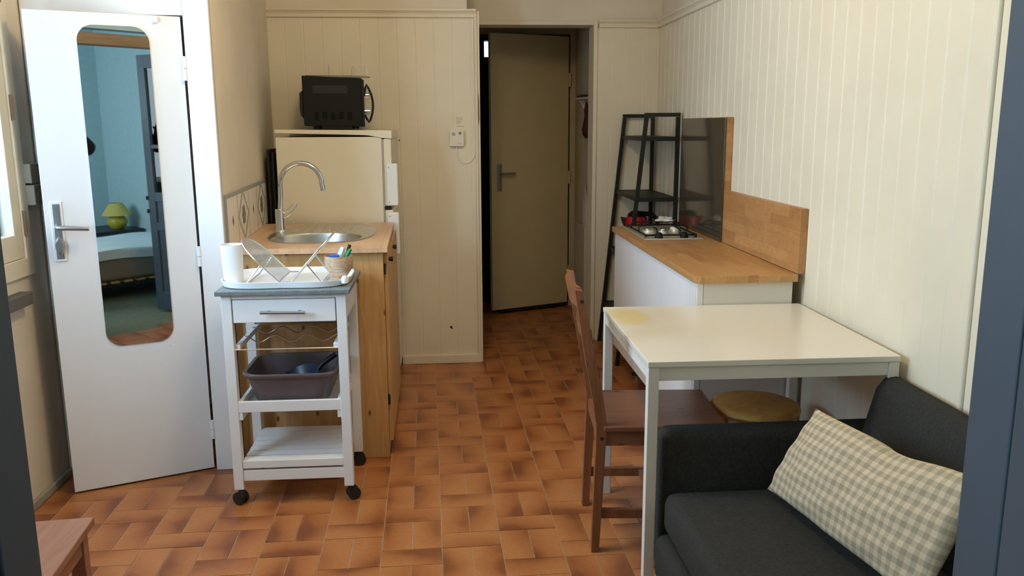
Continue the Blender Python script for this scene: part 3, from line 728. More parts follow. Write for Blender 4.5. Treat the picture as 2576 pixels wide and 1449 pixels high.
# ================================================================ fridge and microwave
CR = M_['cream_pl']
fr = thing('fridge', 'cream two-door fridge freezer turned sideways behind the sink', 'fridge', (-.58, 4.67, 0))
MB().box((-.860, 4.42, .03), (-.325, 4.925, 1.362), .004).build('cabinet_body', CR, fr)
mb = MB().ext([(-.862, 4.416, 1.401), (-.272, 4.416, 1.394), (-.272, 4.416, 1.352), (-.33, 4.416, 1.356), (-.40, 4.416, 1.374), (-.862, 4.416, 1.381)], (0, .512, 0), .003); mb.build('top_lid', CR, fr)
MB().box((-.325, 4.426, .08), (-.316, 4.918, 1.35)).build('door_gasket', M_['grey'], fr)
for z0, z1, h0, h1 in ((1.006, 1.352, 1.008, 1.226), (.07, .986, .752, .974)):
    dd_ = MB().box((-.316, 4.422, z0), (-.276, 4.922, z1), .006, 3).build('door', CR, fr)
    MB().box((-.306, 4.404, h0), (-.246, 4.440, h1), .008, 3).build('handle', M_['plastic'], dd_)
    for z in (h0+.02, h1-.02): MB().cyl((-.292, 4.4045, z), (-.292, 4.4025, z), .004, 10).build('handle_screw', M_['grey'], dd_)
MB().box((-.320, 4.424, .987), (-.285, 4.46, 1.004), .001).build('middle_hinge', M_['bmetal'], fr)
for x in (-.84, -.36):
    for y in (4.45, 4.89): MB().cyl((x, y, 0), (x, y, .03), .016, 12).build('foot', M_['black'], fr)
mw = thing('microwave', 'black microwave oven turned sideways on top of the fridge', 'microwave', (-.57, 4.68, 1.402))
T = Matrix.Translation((0, 0, 0))
mb = MB().ext([(-.722, 4.50, 1.418), (-.428, 4.50, 1.414), (-.424, 4.50, 1.660), (-.724, 4.50, 1.671)], (0, .415, 0), .004); mb.build('casing', M_['black'], mw)
mb = MB().ext([(-.722, 4.53, 1.60), (-.740, 4.53, 1.585), (-.742, 4.53, 1.50), (-.737, 4.53, 1.47), (-.722, 4.53, 1.455)], (0, .34, 0), .003); mb.build('rear_vent_box', M_['bmetal'], mw)
mb = MB().ext([(-.428, 4.502, 1.412), (-.413, 4.502, 1.413), (-.411, 4.502, 1.650), (-.425, 4.502, 1.658)], (0, .41, 0), .003); md = mb.build('front_panel', M_['blackgl'], mw)
mb = MB().tube([(-.414, 4.515, 1.570), (-.404, 4.515, 1.610), (-.398, 4.515, 1.628), (-.390, 4.515, 1.612), (-.376, 4.515, 1.58), (-.369, 4.515, 1.545), (-.368, 4.515, 1.515), (-.373, 4.515, 1.48), (-.384, 4.515, 1.447), (-.391, 4.515, 1.437), (-.400, 4.515, 1.45), (-.412, 4.515, 1.474)], .006, 8); mb.build('bow_handle', M_['blackgl'], mw)
for z in (1.575, 1.492):
    mb = MB(); mb.cyl((-.412, 4.56, z), (-.384, 4.56, z), .019, 20); mb.build('dial', M_['chrome'], mw)
mb = MB().box((-.672, 4.4985, 1.582), (-.498, 4.5005, 1.622)); mb.build('rating_label', M_['label'], mw)
for k in range(5):
    mb = MB()
    for q in range(3):
        for h in range(4): mb.box((-.668+k*.042+q*.008, 4.4986, 1.450+h*.010+(k % 2)*.003), (-.663+k*.042+q*.008, 4.5004, 1.456+h*.010+(k % 2)*.003))
    mb.build('vent_grille', M_['vent'], mw)
for x in (-.66, -.46):
    for y in (4.53, 4.88): MB().cyl((x, y, 1.4025), (x, y, 1.417), .017, 12).build('foot', M_['black'], mw)
wr_ = MB()
zt = 1.6735
wr_.tube([(-.72, 4.60, zt+.004), (-.42, 4.60, zt+.0), (-.385, 4.60, zt-.004)], .0022, 6); wr_.tube([(-.72, 4.72, zt+.004), (-.42, 4.72, zt), (-.395, 4.72, zt)], .0022, 6)
for xc, hw_, hh_ in ((-.598, .002, .060), (-.470, .011, .050), (-.408, .008, .058)):
    y = 4.60
    wr_.tube([(xc-hw_, y, zt), (xc-hw_*.8, y, zt+hh_*.75), (xc-hw_*.3, y, zt+hh_), (xc+hw_*.3, y, zt+hh_), (xc+hw_*.8, y, zt+hh_*.7), (xc+hw_, y, zt)], .0017, 6)
mw.rotation_euler.z = rad(6.5); mw.location.x -= .020
sm(wr_.build('wire_rack', M_['steel'], None), 'thin wire rack with upright loops lying on the microwave', 'wire rack')
b = MB(); b.box((-.925, 4.50, .0), (-.912, 4.83, 1.300), .003); b.box((-.900, 4.50, .0), (-.888, 4.78, 1.285), .003); b.box((-.9125, 4.53, .02), (-.8995, 4.70, 1.24))  # dark slabs stand in for the gap's shadow and a dark item there
sm(b.build('gap_shade_board', M_['rubber'], None), 'dark board for a dark item and the shade in the gap beside the fridge', 'board')

# thermostat
th = thing('thermostat', 'small cream wall thermostat with a looped cable', 'thermostat', (.07, Y1, 1.34))
MB().box((.028, Y1-.030, 1.298), (.110, Y1-.001, 1.388), .004).build('housing', M_['cream_pl'], th)
MB().cyl((.050, Y1-.036, 1.370), (.050, Y1-.029, 1.370), .010, 20).build('dial', M_['grey'], th)
MB().cyl((.088, Y1-.034, 1.374), (.088, Y1-.029, 1.374), .008, 20).build('lamp_button', M_['chrome'], th)
mb = MB()
for k in range(7): mb.box((.072+k*.0042, Y1-.0306, 1.3115), (.0752+k*.0042, Y1-.0299, 1.3150))
mb.build('lettering', M_['grey'], th)
mb = MB(); q = [(.068, Y1-.012, 1.30), (.067, Y1-.008, 1.26), (.078, Y1-.007, 1.225), (.10, Y1-.007, 1.204), (.125, Y1-.007, 1.200), (.150, Y1-.007, 1.212), (.168, Y1-.007, 1.236), (.174, Y1-.009, 1.27), (.172, Y1-.010, 1.6), (.170, Y1-.010, 1.96), (.176, Y1-.012, 2.0)]
mb.tube(q, .0022, 6); mb.build('cable', M_['plastic'], th)
ms = MB().box((.063, Y1-.0018, 1.408), (.111, Y1-.0002, 1.468)); st = ms.build('wall_sticker', M_['panel'], None)
sm(st, 'small white sticker with grey print above the thermostat', 'sticker')
mb = MB()
for k, (z, l) in enumerate(((1.462, .040), (1.456, .036), (1.449, .041), (1.442, .028), (1.436, .033), (1.429, .025))): mb.box((.066, Y1-.0024, z-.0022), (.066+l, Y1-.0017, z))
mb.box((.070, Y1-.0026, 1.410), (.110, Y1-.0017, 1.414)); mb.build('print', M_['grey'], st)

# ================================================================ hallway bits
hs = thing('hall_shelf', 'small white corner shelf on the hallway wall', 'shelf', (1., 6.05, 1.6))
MB().prism([(1., 5.82), (1., 6.30), (0.98, 6.29), (0.95, 6.20), (0.93, 6.05), (0.95, 5.90), (0.98, 5.83)], 1.590, 1.605, .002).build('shelf_board', M_['hallwall'], hs)
MB().ext([(0.998, 6.04, 1.59), (0.95, 6.04, 1.588), (0.998, 6.04, 1.51)], (0, .012, 0)).build('bracket', M_['hallwall'], hs)
sm(MB().box((0.95, 5.92, 1.6055), (0.993, 6.12, 1.622), .003).build('hall_tray', M_['bmetal'], None), 'dark flat tray on the small hallway shelf', 'tray')
mb = MB(); mb.loft([[(x, y, z) for x, y in oval(0.977, 5.86, a, b_, 14)] for a, b_, z in ((.006, .01, 1.57), (.016, .03, 1.52), (.013, .03, 1.47), (.022, .045, 1.43), (.030, .05, 1.39), (.026, .05, 1.35), (.008, .02, 1.325))]); sm(mb.build('hanging_bag', M_['darkred'], None), 'dark red cloth bag hanging under the hallway shelf', 'bag')
mb = MB(); mb.loft([[(x, y, z) for x, y in oval(0.987, 5.93, a, b_, 14)] for a, b_, z in ((.004, .015, 1.0), (.010, .05, .93), (.018, .07, .85), (.022, .08, .76), (.018, .07, .70), (.006, .04, .68))]); sm(mb.build('hanging_towel', M_['hallwall'], None), 'pale cloth hanging low on the hallway wall', 'towel')
sm(MB().box((0.97, 5.86, .004), (0.997, 6.30, .70), .006).build('hall_cabinet', M_['hallwall'], None), 'slim cream cabinet against the hallway wall', 'cabinet')

# ================================================================ ladder shelf, kettle
ld = thing('ladder_shelf', 'dark metal leaning ladder shelf in the far corner', 'shelf unit', (1.17, 5.08, 0))
def sq(mb, a, b, h=.011):
    a, b = Vector(a), Vector(b); t = (b-a).normalized(); yv = Vector((0, 1, 0))
    if abs(t.y) > .9: yv = Vector((1, 0, 0))
    s_ = t.cross(yv).normalized(); yv = s_.cross(t)
    mb.loft([[p+s_*h*i+yv*h*j for i, j in ((-1, -1), (1, -1), (1, 1), (-1, 1))] for p in (a, b)])
def lx(z): return 1.000+.146*z/1.48
for y in (4.79, 5.385):
    mb = MB(); sq(mb, (lx(0), y, 0), (lx(1.458), y, 1.458)); sq(mb, (1.326, y, 0), (1.326, y, 1.458)); sq(mb, (lx(1.472)-.012, y, 1.470), (1.337, y, 1.470)); mb.build('side_frame', M_['bmetal'], ld)
for z in (1.345, 1.0, .633, .27):
    mb = MB(); x0 = lx(z)+.004
    mb.box((x0, 4.79, z-.006), (1.322, 5.385, z-.001)); mb.box((x0-.006, 4.782, z-.022), (x0+.002, 5.392, z+.002), .001); mb.box((1.318, 4.782, z-.022), (1.326, 5.392, z+.002), .001)
    mb.box((x0, 4.782, z-.022), (1.322, 4.789, z+.002), .001); mb.box((x0, 5.386, z-.022), (1.322, 5.393, z+.002), .001); mb.build('shelf', M_['bmetal'], ld)
kx, ky, kz = 1.160, 5.06, .6345
kt = thing('kettle', 'red electric kettle with black lid and handle on the ladder shelf', 'kettle', (kx, ky, kz))
MB().lathe([(0, kz), (.080, kz), (.080, kz+.018), (.076, kz+.022), (0, kz+.022)], (kx, ky)).build('power_base', M_['blackgl'], kt)
MB().lathe([(0, kz+.022), (.077, kz+.023), (.078, kz+.04), (.072, kz+.15), (.066, kz+.222), (.058, kz+.232), (0, kz+.232)], (kx, ky)).build('kettle_body', M_['kettle'], kt)
MB().lathe([(0, kz+.231), (.056, kz+.233), (.050, kz+.250), (.03, kz+.262), (0, kz+.264)], (kx, ky)).build('lid', M_['blackgl'], kt)
MB().tube([(kx+.03, ky-.02, kz+.250), (kx+.085, ky-.03, kz+.245), (kx+.118, ky-.035, kz+.218), (kx+.130, ky-.035, kz+.16), (kx+.118, ky-.03, kz+.10), (kx+.072, ky-.02, kz+.07)], [.014, .014, .013, .012, .011, .010], 10).build('handle', M_['blackgl'], kt)
MB().ext([(kx-.055, ky-.012, kz+.222), (kx-.098, ky-.006, kz+.228), (kx-.085, ky-.006, kz+.19), (kx-.064, ky-.012, kz+.15)], (0, .024, 0), .003).build('spout', M_['bmetal'], kt)

# ================================================================ right-hand worktop
bc = thing('base_cabinet', 'low white base cabinet under the long oak worktop', 'cabinet', (1.13, 3.85, 0))
mb = MB(); mb.box((.962, 3.086, .172), (1.30, 4.64, .824)); mb.build('carcass', M_['cabwhite'], bc)
ys = (3.089, 3.60, 4.12, 4.645)
for i in range(3): MB().box((.945, ys[i]+.0015, .175), (.961, ys[i+1]-.0015, .822), .001).build('door', M_['cabwhite'], bc)
MB().box((.945, 3.070, .170), (.968, 3.087, .824), .001).build('corner_post', M_['cabwhite'], bc)
MB().box((.9695, 3.071, .02), (1.318, 3.085, .824), .001).build('end_panel', M_['tablemetal'], bc)
for x, y in ((1.08, 4.60), (1.02, 3.25), (1.28, 4.58), (1.28, 3.25)):
    mb = MB(); mb.cyl((x, y, .018), (x, y, .172), .021, 20); lg = mb.build('leg', M_['chrome'], bc); MB().lathe([(0, 0), (.032, 0), (.032, .008), (.024, .018), (0, .018)], (x, y), 20).build('foot', M_['rubber'], lg)
wt = MB().prism([(.952, 3.050), (1.329, 3.050), (1.329, 4.66), (.929, 4.66), (.929, 3.072), (.935, 3.058)], .8255, .854, .002).build('oak_worktop', M_['top_y'], None)
sm(wt, 'long oak butcher block worktop carrying the gas hob', 'worktop')
up = MB().ext([(1.3295, 3.060, .8545), (1.3295, 3.060, 1.102), (1.3295, 3.946, 1.102), (1.3295, 3.946, 1.449), (1.3295, 4.69, 1.449), (1.3295, 4.69, .8545)], (.0295, 0, 0), .0015).build('oak_upstand', M_['splash_yz'], None, smooth=20)
sm(up, 'stepped oak board standing against the boarding behind the hob', 'upstand')
gp = MB().box((1.3205, 3.952, .8545), (1.329, 4.688, 1.447), .001)
sm(gp.build('glass_panel', M_['darkglass'], None), 'smoked glass splash panel beside the hob', 'splash panel')

M_['hobsteel'] = plain('pale_hob_steel', (.58, .54, .45), .4, .55, var=.03)
hb = thing('gas_hob', 'two burner gas hob set in the oak worktop', 'hob', (1.12, 4.31, .8545))
hx0, hx1, hy0, hy1 = .974, 1.270, 4.05, 4.575
MB().box((hx0, hy0, .8542), (hx1, hy1, .8625), .003).build('hob_plate', M_['hobsteel'], hb)
for i, (x, y) in enumerate(((1.045, 4.265), (1.185, 4.275), (1.106, 4.215))):
    k_ = (.92, .80, .60)[i]
    bu = MB().lathe([(0, .8625), (.040*k_, .8625), (.042*k_, .868), (.034*k_, .882), (0, .882)], (x, y), 28).build('burner', M_['hobsteel'], hb)
    MB().lathe([(0, .8822), (.031*k_, .8822), (.031*k_, .889), (.026*k_, .892), (0, .893)], (x, y), 28).build('burner_cap', (M_['steel'], M_['plastic'], M_['chrome'])[i], bu)
gr = MB(); gz = .902
gx0, gx1, gy0, gy1 = hx0+.02, hx1-.02, hy0+.065, hy1-.02
gr.tube([(gx0, gy0, .872), (gx1, gy0, .872), (gx1, gy1, .872), (gx0, gy1, .872)], .0045, 8, closed=True)
for (xa, ya, xb, yb) in ((gx0, 4.45, gx0+.10, 4.45), (gx1, 4.45, gx1-.10, 4.45), (1.075, gy1, 1.075, 4.46), (1.165, gy0, 1.165, 4.20), (gx1, 4.275, gx1-.055, 4.275), (gx0, 4.275, gx0+.04, 4.275), (1.165, gy1, 1.165, 4.46), (1.05, gy0, 1.05, 4.19), (1.12, 4.345, 1.12, 4.345)):
    if (xa, ya) == (xb, yb): continue
    v_ = Vector((xb-xa, yb-ya, 0)).normalized()*.012
    gr.tube([(xa, ya, .872), (xa, ya, gz-.008), (xa+v_.x, ya+v_.y, gz), (xb, yb, gz)], .0045, 8)
for x, y in ((gx0, gy0), (gx1, gy0), (gx1, gy1), (gx0, gy1)): gr.cyl((x, y, .8625), (x, y, .872), .005, 8)
gr.build('pan_support', M_['blackgl'], hb)
for x in (1.052, 1.180): MB().lathe([(0, .8625), (.021, .8625), (.019, .872), (.015, .886), (.012, .889), (0, .889)], (x, hy0+.034), 24).build('knob', M_['black'], hb)
MB().cyl((1.236, hy0+.034, .8625), (1.236, hy0+.034, .868), .009, 14).build('spark_button', M_['bmetal'], hb)
rng = random.Random(5)
fo = MB()
def fw(u_, v_):
    t, p_ = u_*2*PI, v_*PI/2
    q = .8+.35*math.sin(5*t+3*p_)*math.cos(4*p_+t)+.18*rng.random()
    return (1.175+.055*q*math.cos(t)*math.cos(p_), 4.44+.05*q*math.sin(t)*math.cos(p_), .9075+.020*q*math.sin(p_))
fo.grid(fw, 22, 8); bmesh.ops.remove_doubles(fo.bm, verts=fo.bm.verts, dist=.0005)
sm(fo.build('crumpled_wrap', M_['foil'], None, smooth=60), 'crumpled clear plastic wrap lying on the hob grate', 'wrap')

# ================================================================ table
mt = Mat('table_lacquer_with_yellow_patch', .24)
cd_ = mt.n('ShaderNodeTexCoord'); sp = mt.n('ShaderNodeSeparateXYZ'); mt.link(cd_.outputs['Object'], sp.inputs[0])
ax, ay = X(mt.nt, sp.outputs[0]), X(mt.nt, sp.outputs[1]); nz = X(mt.nt, mt.noise(mt.coord(), 16, 3))
ex, ey = (ax+.315)/.085, (ay-.215)/.155
rr_ = (ex*ex+ey*ey)+(nz-.5)*.7
mt.col(mt.mix(.95, (.80, .75, .65), mt.ramp(rr_, [(.2, (.79, .65, .34)), (1.2, (.80, .75, .65))])))  # soft yellow patch towards the left back corner of the top
TX, TY = .5795, 2.3113; TW, TD = .760, .755
tb = thing('dining_table', 'square white dining table by the boarded wall', 'table', (TX+TW/2, TY+TD/2, 0))
MB().box((TX, TY, .722), (TX+TW, TY+TD, .740), .002).build('tabletop', mt.m, tb)
for x in (TX+.002, TX+TW-.034):
    for y in (TY+.002, TY+TD-.034): MB().box((x, y, 0), (x+.032, y+.032, .7215), .002).build('leg', M_['tablemetal'], tb)
mb = MB(); i_ = .006
for a, b_ in (((TX+.034, TY+i_, .680), (TX+TW-.034, TY+i_+.02, .7215)), ((TX+.034, TY+TD-i_-.02, .680), (TX+TW-.034, TY+TD-i_, .7215)), ((TX+i_, TY+.034, .680), (TX+i_+.02, TY+TD-.034, .7215)), ((TX+TW-i_-.02, TY+.034, .680), (TX+TW-i_, TY+TD-.034, .7215))): mb.box(a, b_, .001)
mb.build('apron', M_['tablemetal'], tb)

tb.rotation_euler.z = -.011

# ================================================================ chair
ch = thing('dining_chair', 'brown stained pine chair pushed under the white table', 'chair', (.69, 2.77, 0))
CT = Matrix.Translation((.476, 2.585, 0)) @ Matrix.Rotation(rad(-4.2), 4, 'Z')
CWd = .385
def cmb():
    mb = MB(); mb.T = CT.copy(); return mb
prof = [(-.012, 0), (.014, 0), (.024, .20), (.033, .42), (.033, .47), (.020, .55), (-.014, .72), (-.050, .90), (-.076, .905), (-.046, .72), (-.012, .53), (.000, .45), (.000, .38), (-.006, .20)]
for y in (0, CWd-.034):
    cmb().ext([(x, y, z) for x, z in prof], (0, .034, 0), .002).build('rear_leg', M_['chairwood'], ch)
for y in (0, CWd-.034): cmb().box((.368, y, 0), (.405, y+.034, .428), .002).build('front_leg', M_['chairwood'], ch)
mb = cmb(); mb.box((.024, -.004, .428), (.430, CWd+.004, .447), .004); mb.build('seat', M_['chairwoodx'], ch)
mb = cmb()
for y in (.006, CWd-.028): mb.box((.024, y, .378), (.372, y+.022, .427), .001)
mb.box((.375, .03, .378), (.397, CWd-.03, .427)); mb.box((.006, .03, .385), (.028, CWd-.03, .427)); mb.build('seat_apron', M_['chairwoodx'], ch)
for a, b_ in (((.012, .010, .118), (.372, .030, .150)), ((.012, CWd-.030, .118), (.372, CWd-.010, .150)), ((.20, .028, .122), (.226, CWd-.028, .146))): cmb().box(a, b_, .002).build('stretcher', M_['chairwood'], ch)
def brail(z0, z1, x0, bow, tilt):
    mb = cmb(); n = 14; A = []
    for k in range(n+1):
        t = k/n; y = .030+(CWd-.060)*t; bx_ = x0-bow*math.sin(PI*t)
        A.append([(bx_, y, z0), (bx_+.018, y, z0), (bx_+.018+tilt, y, z1), (bx_+tilt, y, z1)])
    mb.loft(A); mb.build('back_rail', M_['chairwood'], ch)
brail(.835, .905, -.056, .022, -.014); brail(.72, .765, -.028, .018, -.008); brail(.60, .645, -.004, .015, -.008)
for z, x in ((.865, -.052), (.405, .018)): cmb().cyl((x, -.0012, z), (x, .001, z), .006, 12).build('screw_cap', M_['rubber'], ch)

# ================================================================ round stool
sx_, sy_ = 1.088, 2.800
rs = thing('round_stool', 'round honey coloured cane stool under the white table', 'stool', (sx_, sy_, 0))
MB().lathe([(0, .400), (.13, .400), (.150, .408), (.158, .422), (.152, .434), (.135, .440), (0, .444)], (sx_, sy_), 40).build('seat', M_['cane'], rs)
for k in range(4):
    a = PI/4+k*PI/2+.2
    mb = MB(); mb.cyl((sx_+.10*math.cos(a), sy_+.10*math.sin(a), .402), (sx_+.135*math.cos(a), sy_+.135*math.sin(a), 0), .013, 12, .011); mb.build('leg', M_['cane'], rs)
mb = MB(); mb.tube([(sx_+.125*math.cos(t*PI/12), sy_+.125*math.sin(t*PI/12), .15) for t in range(24)], .007, 8, closed=True); mb.build('foot_ring', M_['cane'], rs)

# ================================================================ sofa
so = thing('sofa', 'charcoal two seat sofa against the boarded wall', 'sofa', (.95, 1.60, 0))
def soft(name, pts, vec, bev, parent=so, seg=4):
    return MB().ext(pts, vec, bev, seg).build(name, M_['sofa'], parent, smooth=60)
for (ya, yb) in ((2.330, 2.424), (.95, 1.045)):
    mb = MB().box((.626, ya, .055), (1.335, yb, .516), .034, 5); mb.build('arm', M_['sofa'], so, smooth=60)
mb = MB().box((.608, 1.048, .06), (1.30, 2.328, .203), .03, 4); mb.build('base', M_['sofa'], so, smooth=60)
mb = MB().box((.632, 1.050, .206), (1.25, 2.326, .338), .035, 5); mb.build('seat_cushion', M_['sofa'], so, smooth=60)
mb = MB().ext([(1.190, 1.047, .32), (1.345, 1.047, .25), (1.350, 1.047, .660), (1.335, 1.047, .678), (1.298, 1.047, .674), (1.272, 1.047, .64)], (0, 1.281, 0), .022, 4); mb.build('backrest', M_['sofa'], so, smooth=60)
for x in (.68, 1.28):
    for y in (1.0, 2.37): MB().cyl((x, y, 0), (x, y, .056), .02, 14).build('foot', M_['black'], so)

# scatter cushion
BL, TL, TR = Vector((.926, 2.252, .362)), Vector((1.033, 2.200, .624)), Vector((1.120, 1.575, .678)); BR = Vector((1.020, 1.600, .372))
nrm = (TR-TL).cross(BL-TL).normalized()
if nrm.x > 0: nrm = -nrm
rng = random.Random(11)
pm = MB(); uvl = pm.bm.loops.layers.uv.verify()
def pil(side):
    def f(a, b_):
        p_ = BL*(1-a)*(1-b_)+BR*a*(1-b_)+TL*(1-a)*b_+TR*a*b_
        u_, v_ = 2*a-1, 2*b_-1
        t = .052*max(0, (1-abs(u_)**2.6))**.55*max(0, (1-abs(v_)**2.2))**.55
        dent = .020*math.exp(-((a-.56)/.045)**2)*max(0, (b_-.45)/.55)
        wr = .0025*math.sin(a*31+b_*4)*(1-abs(v_)**6)+.002*math.sin(a*17-b_*23)
        edge = 1-.035*(1-abs(u_)**2)*abs(v_)**3
        ctr = (BL+BR+TL+TR)/4
        q = ctr+(p_-ctr)
        if abs(v_) > .98: q = q-(TL-BL)*(.035*math.copysign(1, v_)*(1-u_*u_))
        if abs(u_) > .98: q = q-(BR-BL)*(.012*math.copysign(1, u_)*(1-v_*v_))
        q = q-(TL-BL)*.03*v_*abs(v_)*(1-u_*u_)*0-Vector((0, 0, .014))*math.exp(-((a-.60)/.16)**2)*max(0, v_)
        rim = max(abs(u_), abs(v_)) > .999
        return q+nrm*((t-dent*.8 if not rim else 0)*side+(wr if not rim and side > 0 else 0))
    return f
pm.grid(pil(1), 48, 28, True); pm.grid(pil(-1), 48, 28, True)
bmesh.ops.remove_doubles(pm.bm, verts=pm.bm.verts, dist=.0006)
sm(pm.build('scatter_cushion', M_['gingham'], None, smooth=80), 'oblong beige and grey gingham cushion leaning on the sofa back', 'cushion')

# ================================================================ wooden stool in the corner
ws = thing('wooden_stool', 'red brown stained pine stool beside the blue door frame', 'stool', (-1.03, 1.9, 0))
WT = Matrix.Translation((-.902, 2.052, 0)) @ Matrix.Rotation(rad(5), 4, 'Z')
def wmb():
    mb = MB(); mb.T = WT.copy(); return mb
wmb().box((-.30, -.42, .432), (0, 0, .452), .003).build('seat', M_['stoolwood'], ws)
for x in (-.285, -.050):
    for y in (-.405, -.050): wmb().box((x, y, 0), (x+.035, y+.035, .4315), .002).build('leg', M_['stoolwood'], ws)
mb = wmb(); mb.box((-.26, -.035, .375), (-.04, -.018, .4315)); mb.box((-.26, -.402, .375), (-.04, -.385, .4315)); mb.box((-.036, -.38, .375), (-.020, -.04, .4315)); mb.box((-.280, -.38, .375), (-.262, -.04, .4315)); mb.build('apron', M_['stoolwood'], ws)

# ================================================================ bedroom furniture (seen in the mirror)
bd = thing('bed', 'bed with white cover and taupe mattress reflected in the mirror', 'bed', (.3, -.8, 0))
MB().box((-.75, -1.27, .17), (1.30, -.34, .405), .04, 3).build('mattress', M_['mattress'], bd)
def cov(a, b_):
    x = -.757+2.064*a; y = -1.28+min(b_/.9, 1)*.948
    e = max(0, (b_-.9)/.1); z = .426+.008*math.sin(a*9+b_*3)+.004*math.sin(a*23)-.080*e**2
    return (x, y+.006*e**.5, z)
MB().grid(cov, 60, 24).build('bed_cover', M_['sheet'], bd, smooth=80)
mb = MB(); mb.box((-.75, -.36, .135), (1.30, -.34, .155)); mb.box((-.75, -1.27, .135), (1.30, -1.25, .155))
mb.build('bed_frame', M_['bmetal'], bd)
mb = MB()
for k in range(18): mb.box((-.70+k*.11, -1.25, .152), (-.63+k*.11, -.335, .168))
mb.build('bed_slat', M_['pine'], bd)
for x in (-.70, 1.24):
    for y in (-.38, -1.24): MB().box((x, y, 0), (x+.04, y+.03, .136)).build('leg', M_['bmetal'], bd)
ns = thing('bedside_table', 'low dark bedside table reflected beyond the bed', 'bedside table', (1.2, -1.95, 0))
MB().box((.85, -2.30, .375), (1.43, -1.72, .415), .003).build('top', M_['navy'], ns)
for x in (.87, 1.38):
    for y in (-2.28, -1.77): MB().box((x, y, 0), (x+.035, y+.035, .376)).build('leg', M_['navy'], ns)
lm = thing('table_lamp', 'yellow round table lamp on the dark bedside table', 'lamp', (1.25, -1.9, .416))
MB().lathe([(0, .416), (.05, .416), (.055, .422), (.085, .45), (.098, .485), (.088, .52), (.06, .542), (.02, .552), (.012, .57), (0, .57)], (1.25, -1.9), 32).build('lamp_base', M_['lampy'], lm)
MB().lathe([(.062, .672), (.140, .552), (.138, .552), (.060, .672)], (1.25, -1.9), 36).build('lamp_shade', M_['shade'], lm)

# ================================================================ the person taking the photo (an elbow shows at the mirror edge)
def skin(name, J, E_, m, parent, root=0, sub=2):
    """J: joints (x, y, z, radius); one smooth tapering surface grown over the joints"""
    me = bpy.data.meshes.new(name); off = WORLD[parent] if parent else Vector((0, 0, 0))
    me.from_pydata([(Vector(j[:3])-off)[:] for j in J], E_, []); me.materials.append(m)
    o = bpy.data.objects.new(name, me); COL.objects.link(o); WORLD[o] = off
    if parent: o.parent = parent
    o.modifiers.new('skin', 'SKIN').use_smooth_shade = True
    for k, j in enumerate(J): me.skin_vertices[0].data[k].radius = (j[3], j[3]); me.skin_vertices[0].data[k].use_root = (k == root)
    q = o.modifiers.new('smooth', 'SUBSURF'); q.levels = sub; q.render_levels = sub
    return o
pe = thing('person', 'person in a dark jacket whose elbow shows at the mirror edge', 'person', (0, -.2, 0))
ARM = {}
J = [(0, -.205, .86, .098), (0, -.205, 1.05, .100), (0, -.215, 1.24, .125), (0, -.225, 1.345, .085), (0, -.222, 1.41, .050), (0, -.222, 1.46, .052),
     (.075, -.20, .82, .070), (.095, -.185, .47, .056), (.10, -.205, .09, .038), (.105, -.13, .045, .030),
     (-.075, -.20, .82, .070), (-.095, -.185, .47, .056), (-.10, -.205, .09, .038), (-.105, -.13, .045, .030),
     (.150, -.225, 1.335, .060), (.262, -.165, 1.235, .045), (.150, -.085, 1.345, .034), (.110, -.060, 1.385, .026),
     (-.150, -.225, 1.335, .060), (-.262, -.165, 1.235, .045), (-.150, -.085, 1.345, .034), (-.110, -.060, 1.385, .026)]
E_ = [(0, 1), (1, 2), (2, 3), (3, 4), (4, 5), (0, 6), (6, 7), (7, 8), (8, 9), (0, 10), (10, 11), (11, 12), (12, 13), (3, 14), (14, 15), (15, 16), (16, 17), (3, 18), (18, 19), (19, 20), (20, 21)]
skin('body', J, E_, M_['skin'], pe)
jk = [(0, -.205, .73, .150), (0, -.205, 1.05, .132), (0, -.215, 1.24, .140), (0, -.225, 1.345, .098), (.150, -.225, 1.335, .076), (.270, -.165, 1.240, .062), (.160, -.092, 1.340, .046), (-.150, -.225, 1.335, .076), (-.270, -.165, 1.240, .062), (-.160, -.092, 1.340, .046)]
skin('jacket', jk, [(0, 1), (1, 2), (2, 3), (3, 4), (4, 5), (5, 6), (3, 7), (7, 8), (8, 9)], M_['coat'], pe)
tj = [(0, -.205, .98, .112), (.075, -.20, .80, .100), (.095, -.187, .47, .072), (.10, -.203, .085, .058), (-.075, -.20, .80, .100), (-.095, -.187, .47, .072), (-.10, -.203, .085, .058)]
skin('trousers', tj, [(0, 1), (1, 2), (2, 3), (0, 4), (4, 5), (5, 6)], M_['jeans'], pe)
hc = Vector((0, -.215, 1.535))
def head(u_, v_):
    a, b_ = u_*2*PI, (v_-.5)*PI
    x, y, z = math.cos(b_)*math.cos(a), math.cos(b_)*math.sin(a), math.sin(b_)
    w_ = .072*(1-.18*max(0, -z)); f = .095*(1-.10*max(0, -z))
    q = Vector((x*w_, y*f, z*.115))
    if y > 0: q.y += .022*math.exp(-(x/.16)**2-((z+.12)/.16)**2)+.008*math.exp(-(x/.3)**2-((z+.62)/.12)**2)-.010*math.exp(-((abs(x)-.42)/.16)**2-((z-.05)/.12)**2)
    return hc+q
hd_ = MB().grid(head, 40, 24); bmesh.ops.remove_doubles(hd_.bm, verts=hd_.bm.verts, dist=.0004); hd_.build('head', M_['skin'], pe, smooth=80)
def hair(u_, v_):
    q = head(u_, .16+.84*v_)-hc; y = q.y
    cut = .055+.02*v_
    k = 1.10
    if y > .03 and q.z < .055: k = .93
    return hc+Vector((q.x*k, q.y*k-.006, q.z*k))
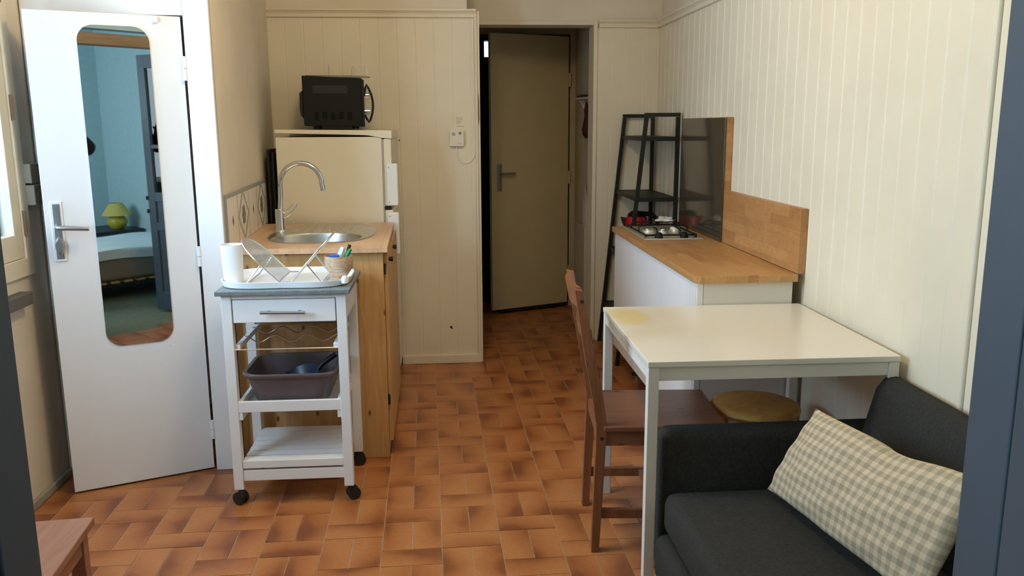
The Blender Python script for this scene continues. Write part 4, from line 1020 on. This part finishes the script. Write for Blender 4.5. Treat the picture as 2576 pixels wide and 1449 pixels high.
hr = MB().grid(hair, 40, 20); bmesh.ops.remove_doubles(hr.bm, verts=hr.bm.verts, dist=.0004); hr.build('hair', M_['hair'], pe, smooth=80)
for s_ in (1, -1):
    mb = MB(); mb.T = Matrix.Translation(hc+Vector((s_*.030, .079, .006))); mb.lathe([(0, -.010), (.007, -.007), (.010, 0), (.007, .007), (0, .010)], seg=12); ey = mb.build('eye', M_['plastic'], pe)
    mb = MB(); mb.T = Matrix.Translation(hc+Vector((s_*.030, .0875, .006))); mb.lathe([(0, -.004), (.0035, -.002), (.0045, 0), (.0035, .002), (0, .004)], seg=10); mb.build('iris', M_['hair'], ey)
    mb = MB(); mb.T = Matrix.Translation(hc+Vector((s_*.073, -.005, -.005))); mb.lathe([(0, -.030), (.006, -.024), (.010, 0), (.009, .018), (0, .030)], seg=12, sx=.6, sy=1.4); mb.build('ear', M_['skin'], pe)
mb = MB(); mb.tube([(hc.x-.022, hc.y+.086, hc.z-.062), (hc.x, hc.y+.096, hc.z-.064), (hc.x+.022, hc.y+.086, hc.z-.062)], [.003, .006, .003], 8); mb.build('mouth', M_['darkred'], pe)
for s_ in (1, -1):                                   # hands: palm with four curled fingers and a thumb along the phone edge
    px_, py_, pz_ = s_*.098, -.052, 1.398
    HJ = [(s_*.112, -.062, 1.383, .022), (px_, py_, pz_, .020), (s_*.090, -.044, 1.416, .017)]; HE = [(0, 1), (1, 2)]
    for k, (dz, ln) in enumerate(((.026, .8), (.012, 1), (-.004, .95), (-.018, .75))):
        b0 = len(HJ); z = 1.417+dz
        HJ += [(s_*.092, -.038, z, .0085), (s_*(.092-.012*ln), -.022, z+.002, .0080), (s_*(.086-.024*ln), -.0165, z+.002, .0075), (s_*(.080-.036*ln), -.017, z+.001, .0065)]
        HE += [(2, b0), (b0, b0+1), (b0+1, b0+2), (b0+2, b0+3)]
    b0 = len(HJ); HJ += [(s_*.088, -.058, 1.405, .0105), (s_*.072, -.052, 1.412, .0095), (s_*.054, -.046, 1.418, .008)]; HE += [(1, b0), (b0, b0+1), (b0+1, b0+2)]
    skin('hand', HJ, HE, M_['skin'], pe, root=1)
